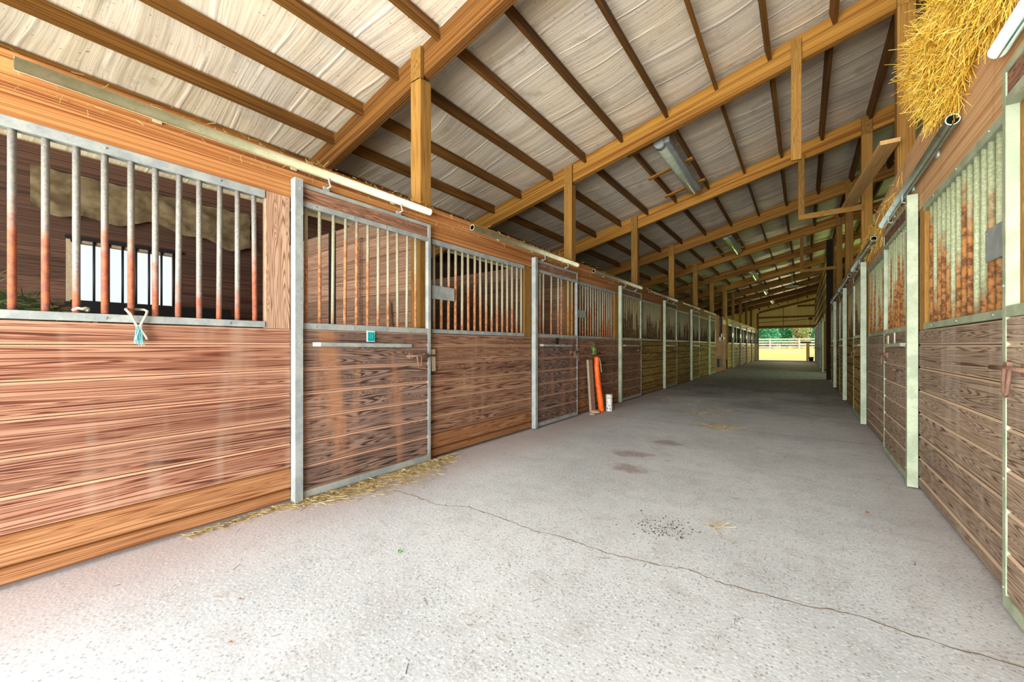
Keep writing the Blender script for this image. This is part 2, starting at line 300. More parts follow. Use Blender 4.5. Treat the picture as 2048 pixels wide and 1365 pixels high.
# ------------------------------------------------------------------ mesh builder
WLOC = {}
def wl(o): return WLOC.get(o.name, Vector((0, 0, 0))) if o else Vector((0, 0, 0))
class MB:
    def __init__(self): self.v = []; self.f = []; self.uv = []; self.t = []; self.smooth = []
    def face(self, idx, uvs, tone, sm=False):
        self.f.append(idx); self.uv.append(uvs); self.t.append(tone); self.smooth.append(sm)
    def board(self, p0, p1, w, t, up=(0, 0, 1), ch=0.004, tone=None, rnd=None):
        """a plank from p0 to p1; w across 'up', t across the other way; grain runs along it"""
        p0 = Vector(p0); p1 = Vector(p1); a = (p1 - p0); L = a.length; a.normalize()
        side = a.cross(Vector(up))
        if side.length < 1e-5: side = a.cross(Vector((1, 0, 0)))
        side.normalize(); upv = side.cross(a).normalized()
        tone = R.random() if tone is None else tone; rnd = R.random() if rnd is None else rnd
        hw, ht = w / 2, t / 2; ch = min(ch, hw * .6, ht * .6)
        if ch > 0:
            sec = [(-hw + ch, -ht), (hw - ch, -ht), (hw, -ht + ch), (hw, ht - ch), (hw - ch, ht), (-hw + ch, ht), (-hw, ht - ch), (-hw, -ht + ch)]
        else:
            sec = [(-hw, -ht), (hw, -ht), (hw, ht), (-hw, ht)]
        n = len(sec); b = len(self.v)
        for P in (p0, p1):
            for (y, s) in sec: self.v.append(P + upv * y + side * s)
        u0 = rnd * 23; v0 = rnd * 11; acc = 0
        for i in range(n):
            j = (i + 1) % n
            d = math.hypot(sec[j][0] - sec[i][0], sec[j][1] - sec[i][1])
            cf = 1.0 if (ch > 0 and i % 2 == 1) else 0.0
            if ch > 0: cf = 1.0 if (sec[i][0] != sec[j][0] and sec[i][1] != sec[j][1]) else 0.0
            self.face((b + i, b + n + i, b + n + j, b + j), [(u0, v0 + acc), (u0 + L, v0 + acc), (u0 + L, v0 + acc + d), (u0, v0 + acc + d)], (tone, rnd, cf, 1))
            acc += d
        self.face(tuple(b + i for i in range(n)), [(u0 + sec[i][0] * .3, v0 + sec[i][1]) for i in range(n)], (tone * .8, rnd, 0, 1))
        self.face(tuple(b + n + i for i in reversed(range(n))), [(u0 + sec[i][0] * .3, v0 + sec[i][1]) for i in reversed(range(n))], (tone * .8, rnd, 0, 1))
        return self
    def box(self, x0, x1, y0, y1, z0, z1, ch=0.0, tone=None, axis=None):
        d = [abs(x1 - x0), abs(y1 - y0), abs(z1 - z0)]; c = [(x0 + x1) / 2, (y0 + y1) / 2, (z0 + z1) / 2]
        ax = d.index(max(d)) if axis is None else axis
        e = Vector((0, 0, 0)); e[ax] = d[ax] / 2
        if ax == 2: return self.board(Vector(c) - e, Vector(c) + e, d[1], d[0], (0, 1, 0), ch, tone)
        if ax == 1: return self.board(Vector(c) - e, Vector(c) + e, d[2], d[0], (0, 0, 1), ch, tone)
        return self.board(Vector(c) - e, Vector(c) + e, d[2], d[1], (0, 0, 1), ch, tone)
    def tube(self, pts, r, n=10, cap=True, tone=0.5, closed=False, rnd=None):
        pts = [Vector(p) for p in pts]; b = len(self.v); rnd = R.random() if rnd is None else rnd
        rr = r if isinstance(r, (list, tuple)) else [r] * len(pts)
        ref = None; m = len(pts)
        for i, p in enumerate(pts):
            if closed: d = pts[(i + 1) % m] - pts[i - 1]
            else: d = pts[min(i + 1, m - 1)] - pts[max(i - 1, 0)]
            d.normalize()
            if ref is None: ref = d.orthogonal().normalized()
            ref = (ref - d * ref.dot(d)).normalized(); bi = d.cross(ref)
            for k in range(n):
                a = 2 * math.pi * k / n
                self.v.append(p + (ref * math.cos(a) + bi * math.sin(a)) * rr[i])
        seg = m if closed else m - 1
        for i in range(seg):
            for k in range(n):
                i2 = (i + 1) % m; k2 = (k + 1) % n
                self.face((b + i * n + k, b + i * n + k2, b + i2 * n + k2, b + i2 * n + k), [(i * .1, k / n)] * 4, (tone, rnd, 0, 1), True)
        if cap and not closed:
            self.face(tuple(b + k for k in reversed(range(n))), [(0, 0)] * n, (tone, rnd, 0, 1))
            self.face(tuple(b + (m - 1) * n + k for k in range(n)), [(0, 0)] * n, (tone, rnd, 0, 1))
        return self
    def quad(self, a, b_, c, d, tone=0.5, rnd=0.5, sm=False):
        b = len(self.v); self.v += [Vector(a), Vector(b_), Vector(c), Vector(d)]
        self.face((b, b + 1, b + 2, b + 3), [(0, 0), (1, 0), (1, 1), (0, 1)], (tone, rnd, 0, 1), sm); return self
    def strand(self, p, d, L, w, bend=0.0, tone=0.5, seg=2):
        """a thin three-sided straw"""
        p = Vector(p); d = Vector(d).normalized(); s = d.orthogonal().normalized(); s2 = d.cross(s)
        s.rotate(Matrix.Rotation(R.random() * 6.28, 3, d)); s2 = d.cross(s)
        b = len(self.v); q = p.copy(); dd = d.copy()
        for i in range(seg + 1):
            for k in range(3):
                a = k * 2.094; self.v.append(q + (s * math.cos(a) + s2 * math.sin(a)) * w)
            q = q + dd * (L / seg); dd = (dd + s * bend).normalized()
        for i in range(seg):
            for k in range(3):
                self.face((b + i * 3 + k, b + i * 3 + (k + 1) % 3, b + i * 3 + 3 + (k + 1) % 3, b + i * 3 + 3 + k), [(0, 0)] * 4, (tone, .5, 0, 1))
        return self
    def grid(self, fn, nu, nv, tone=0.5, sm=True):
        b = len(self.v)
        for i in range(nu + 1):
            for j in range(nv + 1): self.v.append(Vector(fn(i / nu, j / nv)))
        for i in range(nu):
            for j in range(nv):
                k = b + i * (nv + 1) + j
                self.face((k, k + nv + 1, k + nv + 2, k + 1), [(i / nu, j / nv), ((i + 1) / nu, j / nv), ((i + 1) / nu, (j + 1) / nv), (i / nu, (j + 1) / nv)], (tone, .5, 0, 1), sm)
        return self
    def mesh(self, name, mat, off):
        me = bpy.data.meshes.new(name)
        me.from_pydata([tuple(v - off) for v in self.v], [], self.f)
        uvl = me.uv_layers.new(name='UVMap'); ca = me.color_attributes.new('tone', 'FLOAT_COLOR', 'CORNER')
        uvs = []; cs = []
        for u, t in zip(self.uv, self.t):
            for q in u: uvs += [q[0], q[1]]; cs += list(t)
        uvl.data.foreach_set('uv', uvs); ca.data.foreach_set('color', cs)
        me.polygons.foreach_set('use_smooth', self.smooth)
        if mat: me.materials.append(mat)
        me.update(); return me
    def build(self, name, mat, parent=None, origin=None):
        o0 = Vector(origin) if origin is not None else (Vector((0, 0, 0)) if parent is None else wl(parent))
        me = self.mesh(name, MT[mat] if isinstance(mat, str) else mat, o0)
        o = bpy.data.objects.new(name, me); col.objects.link(o)
        if parent: o.parent = parent; o.location = o0 - wl(parent)
        else: o.location = o0
        WLOC[o.name] = o0.copy(); return o
def centre(mb):
    xs = [v.x for v in mb.v]; ys = [v.y for v in mb.v]; zs = [v.z for v in mb.v]
    return ((min(xs) + max(xs)) / 2, (min(ys) + max(ys)) / 2, min(zs))
LABELS = set()
def tag(o, label, cat, group=None):
    if label in LABELS: print('DUP LABEL', label)
    LABELS.add(label)
    o['label'] = label; o['category'] = cat
    if group: o['group'] = group
    return o
def struct(o): o['kind'] = 'structure'; return o
def empty(name, loc, label, cat, group=None):
    o = bpy.data.objects.new(name, None); col.objects.link(o); o.location = loc; o.empty_display_size = 0.1
    WLOC[o.name] = Vector(loc); return tag(o, label, cat, group)
def solo(mb, name, mat, label, cat, group=None):
    return tag(mb.build(name, mat, None, centre(mb)), label, cat, group)
BARS = {}
def bar(parent, x, y, z0, z1, r, mat, lean=(0, 0), name='bar'):
    key = (round(z1 - z0, 3), r, mat, lean)
    if key not in BARS:
        BARS[key] = MB().tube([(0, 0, 0), (lean[0] * .5, lean[1] * .5, (z1 - z0) / 2), (lean[0], lean[1], z1 - z0)], r, 10).mesh('bar', MT[mat], Vector((0, 0, 0)))
    o = bpy.data.objects.new(name, BARS[key]); col.objects.link(o)
    p = Vector((x, y, z0)); o.parent = parent; o.location = p - wl(parent); WLOC[o.name] = p; return o

def boards(mb, side_x, n, y0, y1, z0, z1, count, t=0.035, tone=None):
    """horizontal tongue-and-groove boards whose face lies on side_x and whose normal is n"""
    zs = [z0] + [q for q in (.1, .248, .42, .592, .764, .936, 1.108) if z0 + .03 < q < z1 - .03] + [z1]
    for za, zb in zip(zs, zs[1:]):
        h = zb - za
        xc = side_x - n * t / 2 + R.uniform(-.0015, .0015)
        mb.board((xc, y0, za + h / 2), (xc, y1, za + h / 2), h - 0.004, t, (0, 0, 1), 0.009, R.uniform(.25, .75) if tone is None else tone)
    return mb

ORD = ['first', 'second', 'third', 'fourth', 'fifth', 'sixth', 'seventh', 'eighth', 'ninth', 'tenth', 'eleventh', 'twelfth', 'thirteenth', 'fourteenth']

# ------------------------------------------------------------------ setting
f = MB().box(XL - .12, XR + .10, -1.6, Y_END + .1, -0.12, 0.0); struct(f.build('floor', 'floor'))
f = MB().box(-6.5, XL - .13, -1.6, Y_END + .1, -0.12, -0.01); struct(f.build('floor_stalls_left', 'dirt'))
f = MB().box(XR + .11, 5.4, -1.6, Y_END + .1, -0.12, -0.01); struct(f.build('floor_stalls_right', 'dirt'))
# ceiling: insulation blanket sagging a little between purlins
def ceil(u, v):
    x = -6.7 + u * 11.6; y = -1.8 + v * (Y_END + 2.2)
    k = ((x + 4.53) / 0.6) % 1.0
    s = math.sin(k * math.pi)
    return (x, y, zr(x, 4.775) - 0.02 * s + 0.012 * mnoise.noise(Vector((x * .8, y * 6, 0))))
cb = MB().grid(lambda u, v: ceil(1 - u, v), 116, 420)
cb.grid(lambda u, v: tuple(Vector(ceil(u, v)) + Vector((0, 0, .12))), 4, 4, sm=False)
struct(cb.build('ceiling', 'insul'))

# outside ground
def gnd(x0, x1, y0, y1, rise=0):
    return lambda u, v: (x0 + u * (x1 - x0), y0 + v * (y1 - y0), -0.13 + max(0, min(22, y0 + v * (y1 - y0) - 38)) * 0.044 * rise)
g_ = MB().grid(gnd(-90, 90, Y_END + .1, 110, 1), 20, 36)
g_.grid(gnd(-90, 90, -60, Y_END + .1), 4, 4)
struct(g_.build('ground', 'grass'))

# left back wall with two barred windows
BX = -6.4
def back_wall():
    mb = MB(); wins = [(.68, 1.6, 1.6, 2.24), (12.2, 13.1, 1.6, 2.24), (15.3, 16.2, 1.6, 2.24)]
    z = -0.1; top = zr(BX, 4.72)
    zs = [-.1, .14, .38, .62, .86, 1.1, 1.35, 1.6, 1.82, 2.03, 2.24, 2.48, 2.72, 2.96, top]
    for a, b in zip(zs, zs[1:]):
        y = -1.6
        if a >= 1.59 and b <= 2.25:
            for w in wins:
                mb.board((BX, y, (a + b) / 2), (BX, w[0], (a + b) / 2), b - a, .05); y = w[1]
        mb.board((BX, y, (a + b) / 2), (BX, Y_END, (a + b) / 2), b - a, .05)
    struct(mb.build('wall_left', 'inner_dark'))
    for i, w in enumerate(wins):
        m = MB(); y0, y1, z0, z1 = w
        m.box(BX - .03, BX + .05, y0 - .03, y0 + .02, z0 - .03, z1 + .03); m.box(BX - .03, BX + .05, y1 - .05, y1 + .0, z0 - .03, z1 + .03)
        m.box(BX - .03, BX + .05, y0, y1, z1 - .02, z1 + .03); m.box(BX - .03, BX + .05, y0, y1, z0 - .04, z0)
        m.box(BX - .02, BX + .01, y0 + .50, y0 + .54, z0, z1)
        wo = struct(m.build('window_%d' % (i + 1), 'plank'))
        for k in range(8): bar(wo, BX + .06, y0 + .06 + k * .115, z0 - .02, z1 + .02, .011, 'black')
        k = MB().box(BX + .05, BX + .07, y0 - .04, y1 + .02, z0 - .07, z0 - .02); k.box(BX + .05, BX + .07, y0 - .04, y1 + .02, z1 + .01, z1 + .05)
        k.build('bar_frame', 'black', wo)
back_wall()
# right back wall, open at the cross aisle
mb = MB()
for (a, b) in ((-1.6, 16.7), (21.2, Y_END)):
    for i in range(24):
        mb.board((4.84, a, i * .243 + .12), (4.84, b, i * .243 + .12), .2425, .04)
struct(mb.build('wall_right', 'inner'))
# loft deck over the right-hand stalls
mb = MB()
for i in range(8): mb.board((1.16 + i * .46, -1.6, 2.42), (1.16 + i * .46, 16.7, 2.42), .455, .03, (1, 0, 0))
for i in range(8): mb.board((1.16 + i * .46, 21.2, 2.42), (1.16 + i * .46, Y_END, 2.42), .455, .03, (1, 0, 0))
struct(mb.build('ceiling_right_stalls', 'inner'))

# gable end wall
def gable():
    m = MB(); y = Y_END + .06
    x = -6.5
    while x < 5.2:
        zt = zr(x, 4.80); z0 = 2.47 if -2.83 < x < .74 else -.1
        # standing ribs every 23 cm
        m.box(x, x + .205, y, y + .01, z0, zt, tone=.5, axis=2)
        m.quad((x + .205, y, z0), (x + .2175, y - .03, z0), (x + .2175, y - .03, zt), (x + .205, y, zt), 0.0); m.quad((x + .2175, y - .03, z0), (x + .23, y, z0), (x + .23, y, zt), (x + .2175, y - .03, zt), 0.0)
        x += .23
    o = struct(m.build('wall_end', 'siding'))
    g = MB()
    for z, h in ((2.58, .2), (3.33, .14), (4.12, .14)):
        xs = max(-2.95, (z + .2 - 4.4) / SL)
        g.board((xs, y - .08, z), (.8, y - .08, z), h, .05)
    g.board((-2.8, y - .08, zr(-2.8, 4.42)), (.78, y - .08, zr(.78, 4.42)), .16, .05)
    g.board((-1.2, y - .07, 2.66), (-1.2, y - .07, 4.1), .04, .04, (1, 0, 0)); 
    g.build('girt', 'rafter', o)
    j = MB(); j.box(-2.95, -2.81, y - .14, y, 0, zr(-2.9, 4.4)); j.box(.72, .86, y - .14, y, 0, zr(.8, 4.4))
    j.build('jamb', 'post', o)
gable()
# solid panels at the gable beside the door
# ------------------------------------------------------------------ stalls
BARX_SKIP = {1: [4.48, 4.59, 4.68, 4.89, 5.09, 5.18, 5.39, 5.52]}
def front_panel(side, y0, y1, label, mats, plate=None, grille=True, row='', group=None, bars_on=True, y_gr0=None):
    """fixed stall front: boards, two rails, bars, two studs"""
    n = 1 if side == 'L' else -1; X = XL if side == 'L' else XR
    wm, bm, gm = mats
    root = empty('stall_front', (X, (y0 + y1) / 2, 0), label, 'stall front', group)
    if side == 'L' and y1 < 8:
        m = MB(); boards(m, X, n, y0, y1, 0.248, Z_HALF, 8); m.build('board_wall', wm, root)
        m = MB(); boards(m, X, n, y0, y1, 0.02, 0.247, 8); k_ = m.build('kick_boards', 'kick', root); k_['label'] = 'golden-brown lower boards'
    else:
        m = MB(); boards(m, X, n, y0, y1, 0.02, Z_HALF, 8); m.build('board_wall', wm, root)
    g0 = y0 + .05 if y_gr0 is None else y_gr0; g1 = y1 - .165
    s = MB(); s.box(X - n * .045, X - n * .002, g1 + .005, y1 - .002, Z_HALF, Z_HEAD, .003); s.build('stud', 'stud' if (side == 'L' and y1 < 2) else 'post', root)
    s = MB(); s.box(X - n * .045, X - n * .002, y0 + .002, g0 - .002, Z_HALF, Z_HEAD, .003); s.build('stud', 'stud' if (side == 'L' and y1 < 2) else 'post', root)
    m = MB()
    m.box(X - n * .045, X + n * .004, g0, g1, Z_HALF + .005, Z_RAIL, .002)
    for k in range(3): m.tube([(X + n * .004, g0 + .2 + k * .55, Z_HALF + .025), (X + n * .009, g0 + .2 + k * .55, Z_HALF + .025)], .007, 6)
    m.build('bottom_rail', gm, root)
    m = MB(); m.box(X - n * .045, X + n * .004, g0, g1, Z_GR, Z_HEAD, .002)
    for k in range(3): m.tube([(X + n * .004, g0 + .25 + k * .5, Z_GR + .03), (X + n * .009, g0 + .25 + k * .5, Z_GR + .03)], .006, 6)
    m.build('top_rail', gm, root)
    if bars_on:
        cnt = int(round((g1 - g0 - .06) / .1)); st = (g1 - g0 - cnt * .1) / 2
        for i in range(cnt + 1):
            yy = g0 + st + i * .1
            if yy > g1 - .02 or yy < g0 + .02: continue
            lean = (0, R.choice([0, 0, 0, .006, -.006]))
            bar(root, X - n * .02, yy, Z_RAIL, Z_GR, .0145, bm, lean)
    if plate:
        p = MB(); p.box(X + n * .004, X + n * .008, plate[0], plate[1], plate[2], plate[3], .0015)
        for (a, b) in ((.02, .02), (-.02, -.02)):
            yy = plate[0] + a if a > 0 else plate[1] + a; zz = plate[2] + b if b > 0 else plate[3] + b
            p.tube([(X + n * .008, yy, zz), (X + n * .011, yy, zz)], .006, 6)
        p.build('metal_plate', 'galv', root)
    # strike block for the door latch
    if side == 'L' and y1 > 3 and y1 < 12:
        b = MB(); b.board((X + .012, y0 + .06, .86), (X + .014, y0 + .05, 1.07), .05, .02, (0, 1, 0), .006); b.build('latch_block', 'plank', root)
    return root

def door(side, y0, label, mats, width=1.26, bars=None, sign=None, group=None, bent=False, detail=True):
    n = 1 if side == 'L' else -1; X = (XL + .045) if side == 'L' else (XR - .045)   # outer face plane
    wm, bm, gm = mats; y1 = y0 + width; T = .04
    root = empty('stall_door', (X, (y0 + y1) / 2, 0), label, 'sliding stall door', group)
    xi = X - n * T
    m = MB(); boards(m, X - n * .004, n, y0 + .045, y1 - .035, .07, Z_HALF, 8, .03); m.build('board_panel', wm, root)
    m = MB(); m.board((X - n * .02, y0 + .045, 2.175), (X - n * .02, y1 - .035, 2.175), .10, .03, (0, 0, 1), .003); m.build('top_board', 'front', root)
    # near edge: wide angle standing proud
    m = MB(); m.box(xi, X + n * .022, y0 - .004, y0 + .004, .012, 2.27); m.box(X + n * .016, X + n * .022, y0, y0 + .05, .012, 2.27, .001)
    for z in (.15, .75, 1.12, 1.5, 2.0, 2.2): m.tube([(X + n * .02, y0 + .03, z), (X + n * .026, y0 + .03, z)], .006, 6)
    m.build('edge_angle', gm, root)
    m = MB(); m.box(xi, X, y1 - .035, y1, .02, 2.25, .002); 
    for z in (.1, .55, .9, 1.35): m.tube([(X, y1 - .017, z), (X + n * .004, y1 - .017, z)], .006, 6)
    m.build('closing_edge', gm, root)
    m = MB(); m.box(xi, X, y0 + .045, y1 - .035, 2.225, 2.252, .002); m.build('head_rail', gm, root)
    m = MB(); m.box(xi, X, y0 + .045, y1 - .035, Z_GR, Z_GR + .038, .002)
    for k in range(4): m.tube([(X, y0 + .15 + k * .3, Z_GR + .02), (X + n * .005, y0 + .15 + k * .3, Z_GR + .02)], .006, 6)
    m.build('grille_top_rail', gm, root)
    m = MB(); m.box(xi, X, y0 + .045, y1 - .035, Z_HALF, Z_RAIL, .002)
    for k in range(4): m.tube([(X, y0 + .15 + k * .3, Z_HALF + .022), (X + n * .005, y0 + .15 + k * .3, Z_HALF + .022)], .006, 6)
    m.build('grille_bottom_rail', gm, root)
    m = MB(); m.box(xi, X + n * .002, y0 + .045, y1 - .035, .022, .072, .002); m.build('bottom_rail', gm, root)
    ys = bars if bars else [y0 + .09 + .1 * i for i in range(11)]
    for i, yy in enumerate(ys):
        lean = (0, R.choice([0, 0, .004, -.004, .008]))
        if bent and i >= len(ys) - 3: lean = (0, -.05 + .015 * i * 0)
        bar(root, X - n * .02, yy, Z_RAIL, Z_GR, .0125, bm, lean)
    # pull strap
    m = MB()
    sx = X + n * .032
    m.board((sx, y0 + .17, 1.112), (sx, y0 + 1.0, 1.104), .03, .006, (0, 0, 1), .001)
    m.board((sx, y0 + .172, 1.112), (X - n * .002, y0 + .13, 1.112), .03, .006, (0, 0, 1), .001)
    m.board((sx, y0 + .998, 1.104), (X - n * .002, y0 + 1.04, 1.104), .03, .006, (0, 0, 1), .001)
    m.build('pull_strap', gm, root)
    # latch: bolt with hanging staple
    m = MB(); yl = y1 - .2
    m.tube([(X + n * .02, yl - .1, 1.01), (X + n * .02, y1 + .05, 1.01)], .009, 8)
    m.box(X - n * .004, X + n * .012, yl - .06, yl - .02, .985, 1.035); m.box(X - n * .004, X + n * .012, y1 - .09, y1 - .05, .985, 1.035)
    m.tube([(X + n * .03, yl + .01, 1.01), (X + n * .034, yl + .012, .96), (X + n * .034, yl + .025, .915), (X + n * .034, yl + .04, .905), (X + n * .034, yl + .052, .92), (X + n * .034, yl + .055, .965), (X + n * .03, yl + .06, 1.01)], .007, 8)
    m.build('latch', 'rusty', root)
    # hangers up to the track
    for yh in (y0 + .24, y0 + .9):
        m = MB(); xh = X + n * .0
        m.box(xh - n * .03, xh - n * .01, yh - .02, yh + .02, 2.24, 2.285)
        m.tube([(xh - n * .02, yh, 2.27), (xh + n * .012, yh + .02, 2.29), (xh + n * .012, yh + .008, 2.315), (xh + n * .012, yh, 2.352)], .006, 8)
        m.build('hanger_bracket', 'galv', root)
    if sign:
        s = MB(); s.box(X - n * .002, X + n * .008, sign - .037, sign + .037, 1.135, 1.225, .002); so = s.build('number_plate', 'teal_edge', root)
        s = MB(); s.box(X + n * .008, X + n * .0095, sign - .031, sign + .031, 1.142, 1.212); s.build('plate_face', 'teal', so)
        s = MB()
        for yy in (-.009, .009): s.box(X + n * .0095, X + n * .0105, sign + yy - .0035, sign + yy + .0035, 1.16, 1.2)
        s.build('digit', 'teal_light', so)
    return root

def c_track(side, y0, y1, label, group, mat='galv_cream'):
    n = 1 if side == 'L' else -1; X = XL if side == 'L' else XR
    m = MB(); cx = X + n * .041; cz = 2.37; ro, ri = .031, .026; N = 20; a0 = -math.pi / 2 + .12; a1 = 3 * math.pi / 2 - .12
    ring = [(cx + ro * math.cos(a0 + (a1 - a0) * k / N), cz + ro * math.sin(a0 + (a1 - a0) * k / N)) for k in range(N + 1)]
    ring += [(cx + ri * math.cos(a1 - (a1 - a0) * k / N), cz + ri * math.sin(a1 - (a1 - a0) * k / N)) for k in range(N + 1)]
    b = len(m.v); K = len(ring)
    for y in (y0, y1):
        for (x, z) in ring: m.v.append(Vector((x, y, z)))
    for k in range(K):
        k2 = (k + 1) % K
        m.face((b + k, b + k2, b + K + k2, b + K + k), [(0, 0)] * 4, (.5, .5, 0, 1), k not in (N, 2 * N + 1))
    for k in range(N):
        for o, rev in ((0, 0), (K, 1)):
            q = (b + o + k, b + o + 2 * N + 1 - k, b + o + 2 * N - k, b + o + k + 1)
            m.face(q if rev else q[::-1], [(0, 0)] * 4, (.5, .5, 0, 1))
    root = empty('door_track', (cx, (y0 + y1) / 2, cz), label, 'door track', group)
    m.build('track_pipe', mat, root)
    for yy in (y0 + .5, (y0 + y1) / 2, y1 - .4):
        q = MB(); q.box(X - n * .001, cx - n * .029, yy - .02, yy + .02, cz - .03, cz + .05, .002); q.build('wall_bracket', mat, root)
    return root

LNEAR = ('front_near', 'bar_near', 'galv'); LMID = ('front', 'bar', 'galv'); LDOOR = ('door', 'bar', 'galv'); LG = ('front', 'bar_olive', 'galv_green')
LFAR = ('front_far_lit', 'dark_bar', 'galv_green'); LOL = ('front_olive', 'bar_olive', 'galv_green')
# left row
D0 = 1.355
fl_label = {
 -1: 'reddish plank stall front with rust-footed bars, a barred window showing behind it',
 0: 'brown plank stall front with a blank metal plate, beside the teal-numbered door',
 1: 'brown plank stall front behind the orange roll and the white pipe',
 2: 'fourth stall front down the left row, past the white pipe',
 3: 'fifth stall front down the left row, sooty boards below brown bars',
 4: 'sixth stall front down the left row, last one before the reddish plywood wall'}
for k in range(-1, 5):
    ya = D0 + M * k + 1.265 if k >= 0 else -1.5; yb = D0 + M * (k + 1) - .005
    plate = {0: (ya + .045, ya + .35, 1.56, 1.69), 1: (ya + .02, ya + .33, 1.56, 1.685), 2: (ya + .03, ya + .22, 1.58, 1.7)}.get(k)
    front_panel('L', ya, yb, fl_label[k], LNEAR if k < 0 else (LMID if k < 2 else LOL), plate, group='left stall fronts', y_gr0=(-.32 if k < 0 else None))
dl = ['grey-brown sliding stall door with a teal number plate, straw along its foot',
      'sliding stall door with missing bars, between the orange roll and the metal-plated stall front',
      'third sliding stall door down the left row, just past the white pipe',
      'fourth sliding stall door down the left row, yellowish boards',
      'fifth sliding stall door down the left row',
      'sixth sliding stall door down the left row, right before the reddish plywood wall']
for k in range(6):
    y0 = D0 + M * k
    dr_ = door('L', y0, dl[k], LDOOR if k < 2 else (LG if k < 3 else LOL), bars=(BARX_SKIP[1] if k == 1 else None), sign=(1.961 if k == 0 else None), group='left sliding stall doors')
    if k in (1, 2):
        s = MB(); s.box(XL + .043, XL + .053, y0 + .56, y0 + .63, 1.12, 1.215); s.build('number_plate', 'black', dr_)
    c_track('L', y0 - 1.22 + (0 if k else 0), y0 + 1.25, 'steel track pipe above the ' + ['teal-numbered stall door', 'stall door with missing bars', 'third stall door of the left row', 'fourth stall door of the left row', 'fifth stall door of the left row', 'sixth stall door of the left row'][k], 'left door tracks')
# far left group
for j in range(5):
    ya = 21.65 + M * j
    front_panel('L', ya, ya + 1.45, ORD[j] + ' yellow-lit stall front past the reddish plywood wall', LFAR, group='yellow stall fronts past the plywood wall')
    door('L', ya + 1.46, ORD[j] + ' yellow-lit stall door past the reddish plywood wall', LFAR, width=1.2, group='yellow stall doors past the plywood wall', detail=False)
    s = MB(); s.box(XL + .046, XL + .050, ya + 1.1, ya + 1.25, 1.55, 1.75); s = s.build('paper_tag', 'white', bpy.data.objects[[o.name for o in bpy.data.objects if o.name.startswith('stall_front')][-1]])
# headers
m = MB(); m.board((XL - .022, -1.5, 2.21), (XL - .022, 18.05, 2.21), .14, .038, (0, 0, 1), .003, .5); m.board((XL - .022, -1.5, 2.36), (XL - .022, 18.05, 2.36), .16, .038, (0, 0, 1), .003, .6)
solo(m, 'header_board', 'header', 'long orange-brown header boards above the left stall fronts', 'header board')
m = MB(); m.board((XL - .022, 21.6, 2.29), (XL - .022, 36.8, 2.29), .3, .038, (0, 0, 1), .003, .6)
solo(m, 'header_board', 'front_far_lit', 'yellow-lit header board above the far left stalls past the plywood wall', 'header board')
m = MB(); m.board((XR + .022, -1.5, 2.21), (XR + .022, 16.6, 2.21), .14, .038, (0, 0, 1), .003, .4); m.board((XR + .022, -1.5, 2.36), (XR + .022, 16.6, 2.36), .16, .038, (0, 0, 1), .003, .5)
m.board((XR + .022, -1.5, 2.52), (XR + .022, 16.6, 2.52), .15, .038, (0, 0, 1), .003, .6); m.board((XR + .026, -1.5, 2.675), (XR + .026, 6.7, 2.665), .15, .038, (0, 0, 1), .003, .7)
solo(m, 'header_board', 'header_right', 'pale stacked header boards under the hay on the right side', 'header board')
m = MB(); m.board((XR + .022, 21.2, 2.29), (XR + .022, 36.8, 2.29), .3, .038, (0, 0, 1), .003, .6)
solo(m, 'header_board', 'header_right', 'header board over the stalls past the side doorway on the right', 'header board')
# right row
RMAT = ('front_right', 'bar_right', 'galv_green'); RDOOR = ('front_right', 'bar_right', 'galv_green')
DR = 1.24
rl = ['greyed stall front with densely rusted bars and a blue-grey metal plate',
      'second stall front of the right row, past the door with bent bars',
      'third stall front of the right row',
      'fourth stall front of the right row',
      'fifth stall front of the right row, before the dark doorway post']
rd = ['greyed stall door with a big hooked rusty latch at the right edge of the view',
      'stall door with bent green bars on the right side, stickers on its top board',
      'third stall door of the right row, reddish grille',
      'fourth stall door of the right row, pale edge angle',
      'fifth stall door of the right row, nearest to the dark doorway post']
for k in range(5):
    y0 = DR + M * k
    d = door('R', y0, rd[k], RDOOR if k < 2 else LOL, group='right sliding stall doors', bent=(k == 1), width=1.32 if k == 0 else 1.3)
    c_track('R', y0 - 1.05, y0 + 1.38, mat='galv_teal', label= 'steel track pipe above the ' + ['stall door with the hooked latch', 'stall door with bent bars', 'third stall door of the right row', 'fourth stall door of the right row', 'fifth stall door of the right row'][k], group='right door tracks')
    ya = y0 + 1.325
    front_panel('R', ya, DR + M * (k + 1) - .006, rl[k], RMAT if k < 2 else LOL, plate=((2.64, 2.90, 1.5, 1.655) if k == 0 else None), group='right stall fronts')
    if k == 1:
        s = MB(); s.box(XR - .0475, XR - .053, y0 + .95, y0 + 1.03, 1.11, 1.20); s.build('sticker', 'paper', d)
        s = MB(); s.box(XR - .0475, XR - .053, y0 + .62, y0 + .66, 1.1, 1.22); s.build('sticker', 'white', d)
for j in range(5):
    ya = 21.3 + M * j
    door('R', ya, ORD[j] + ' stall door past the side doorway, right side', LFAR, width=1.3, group='stall doors past the side doorway', detail=False)
    front_panel('R', ya + 1.31, ya + M - .01, ORD[j] + ' stall front past the side doorway, right side', LFAR, group='stall fronts past the side doorway')

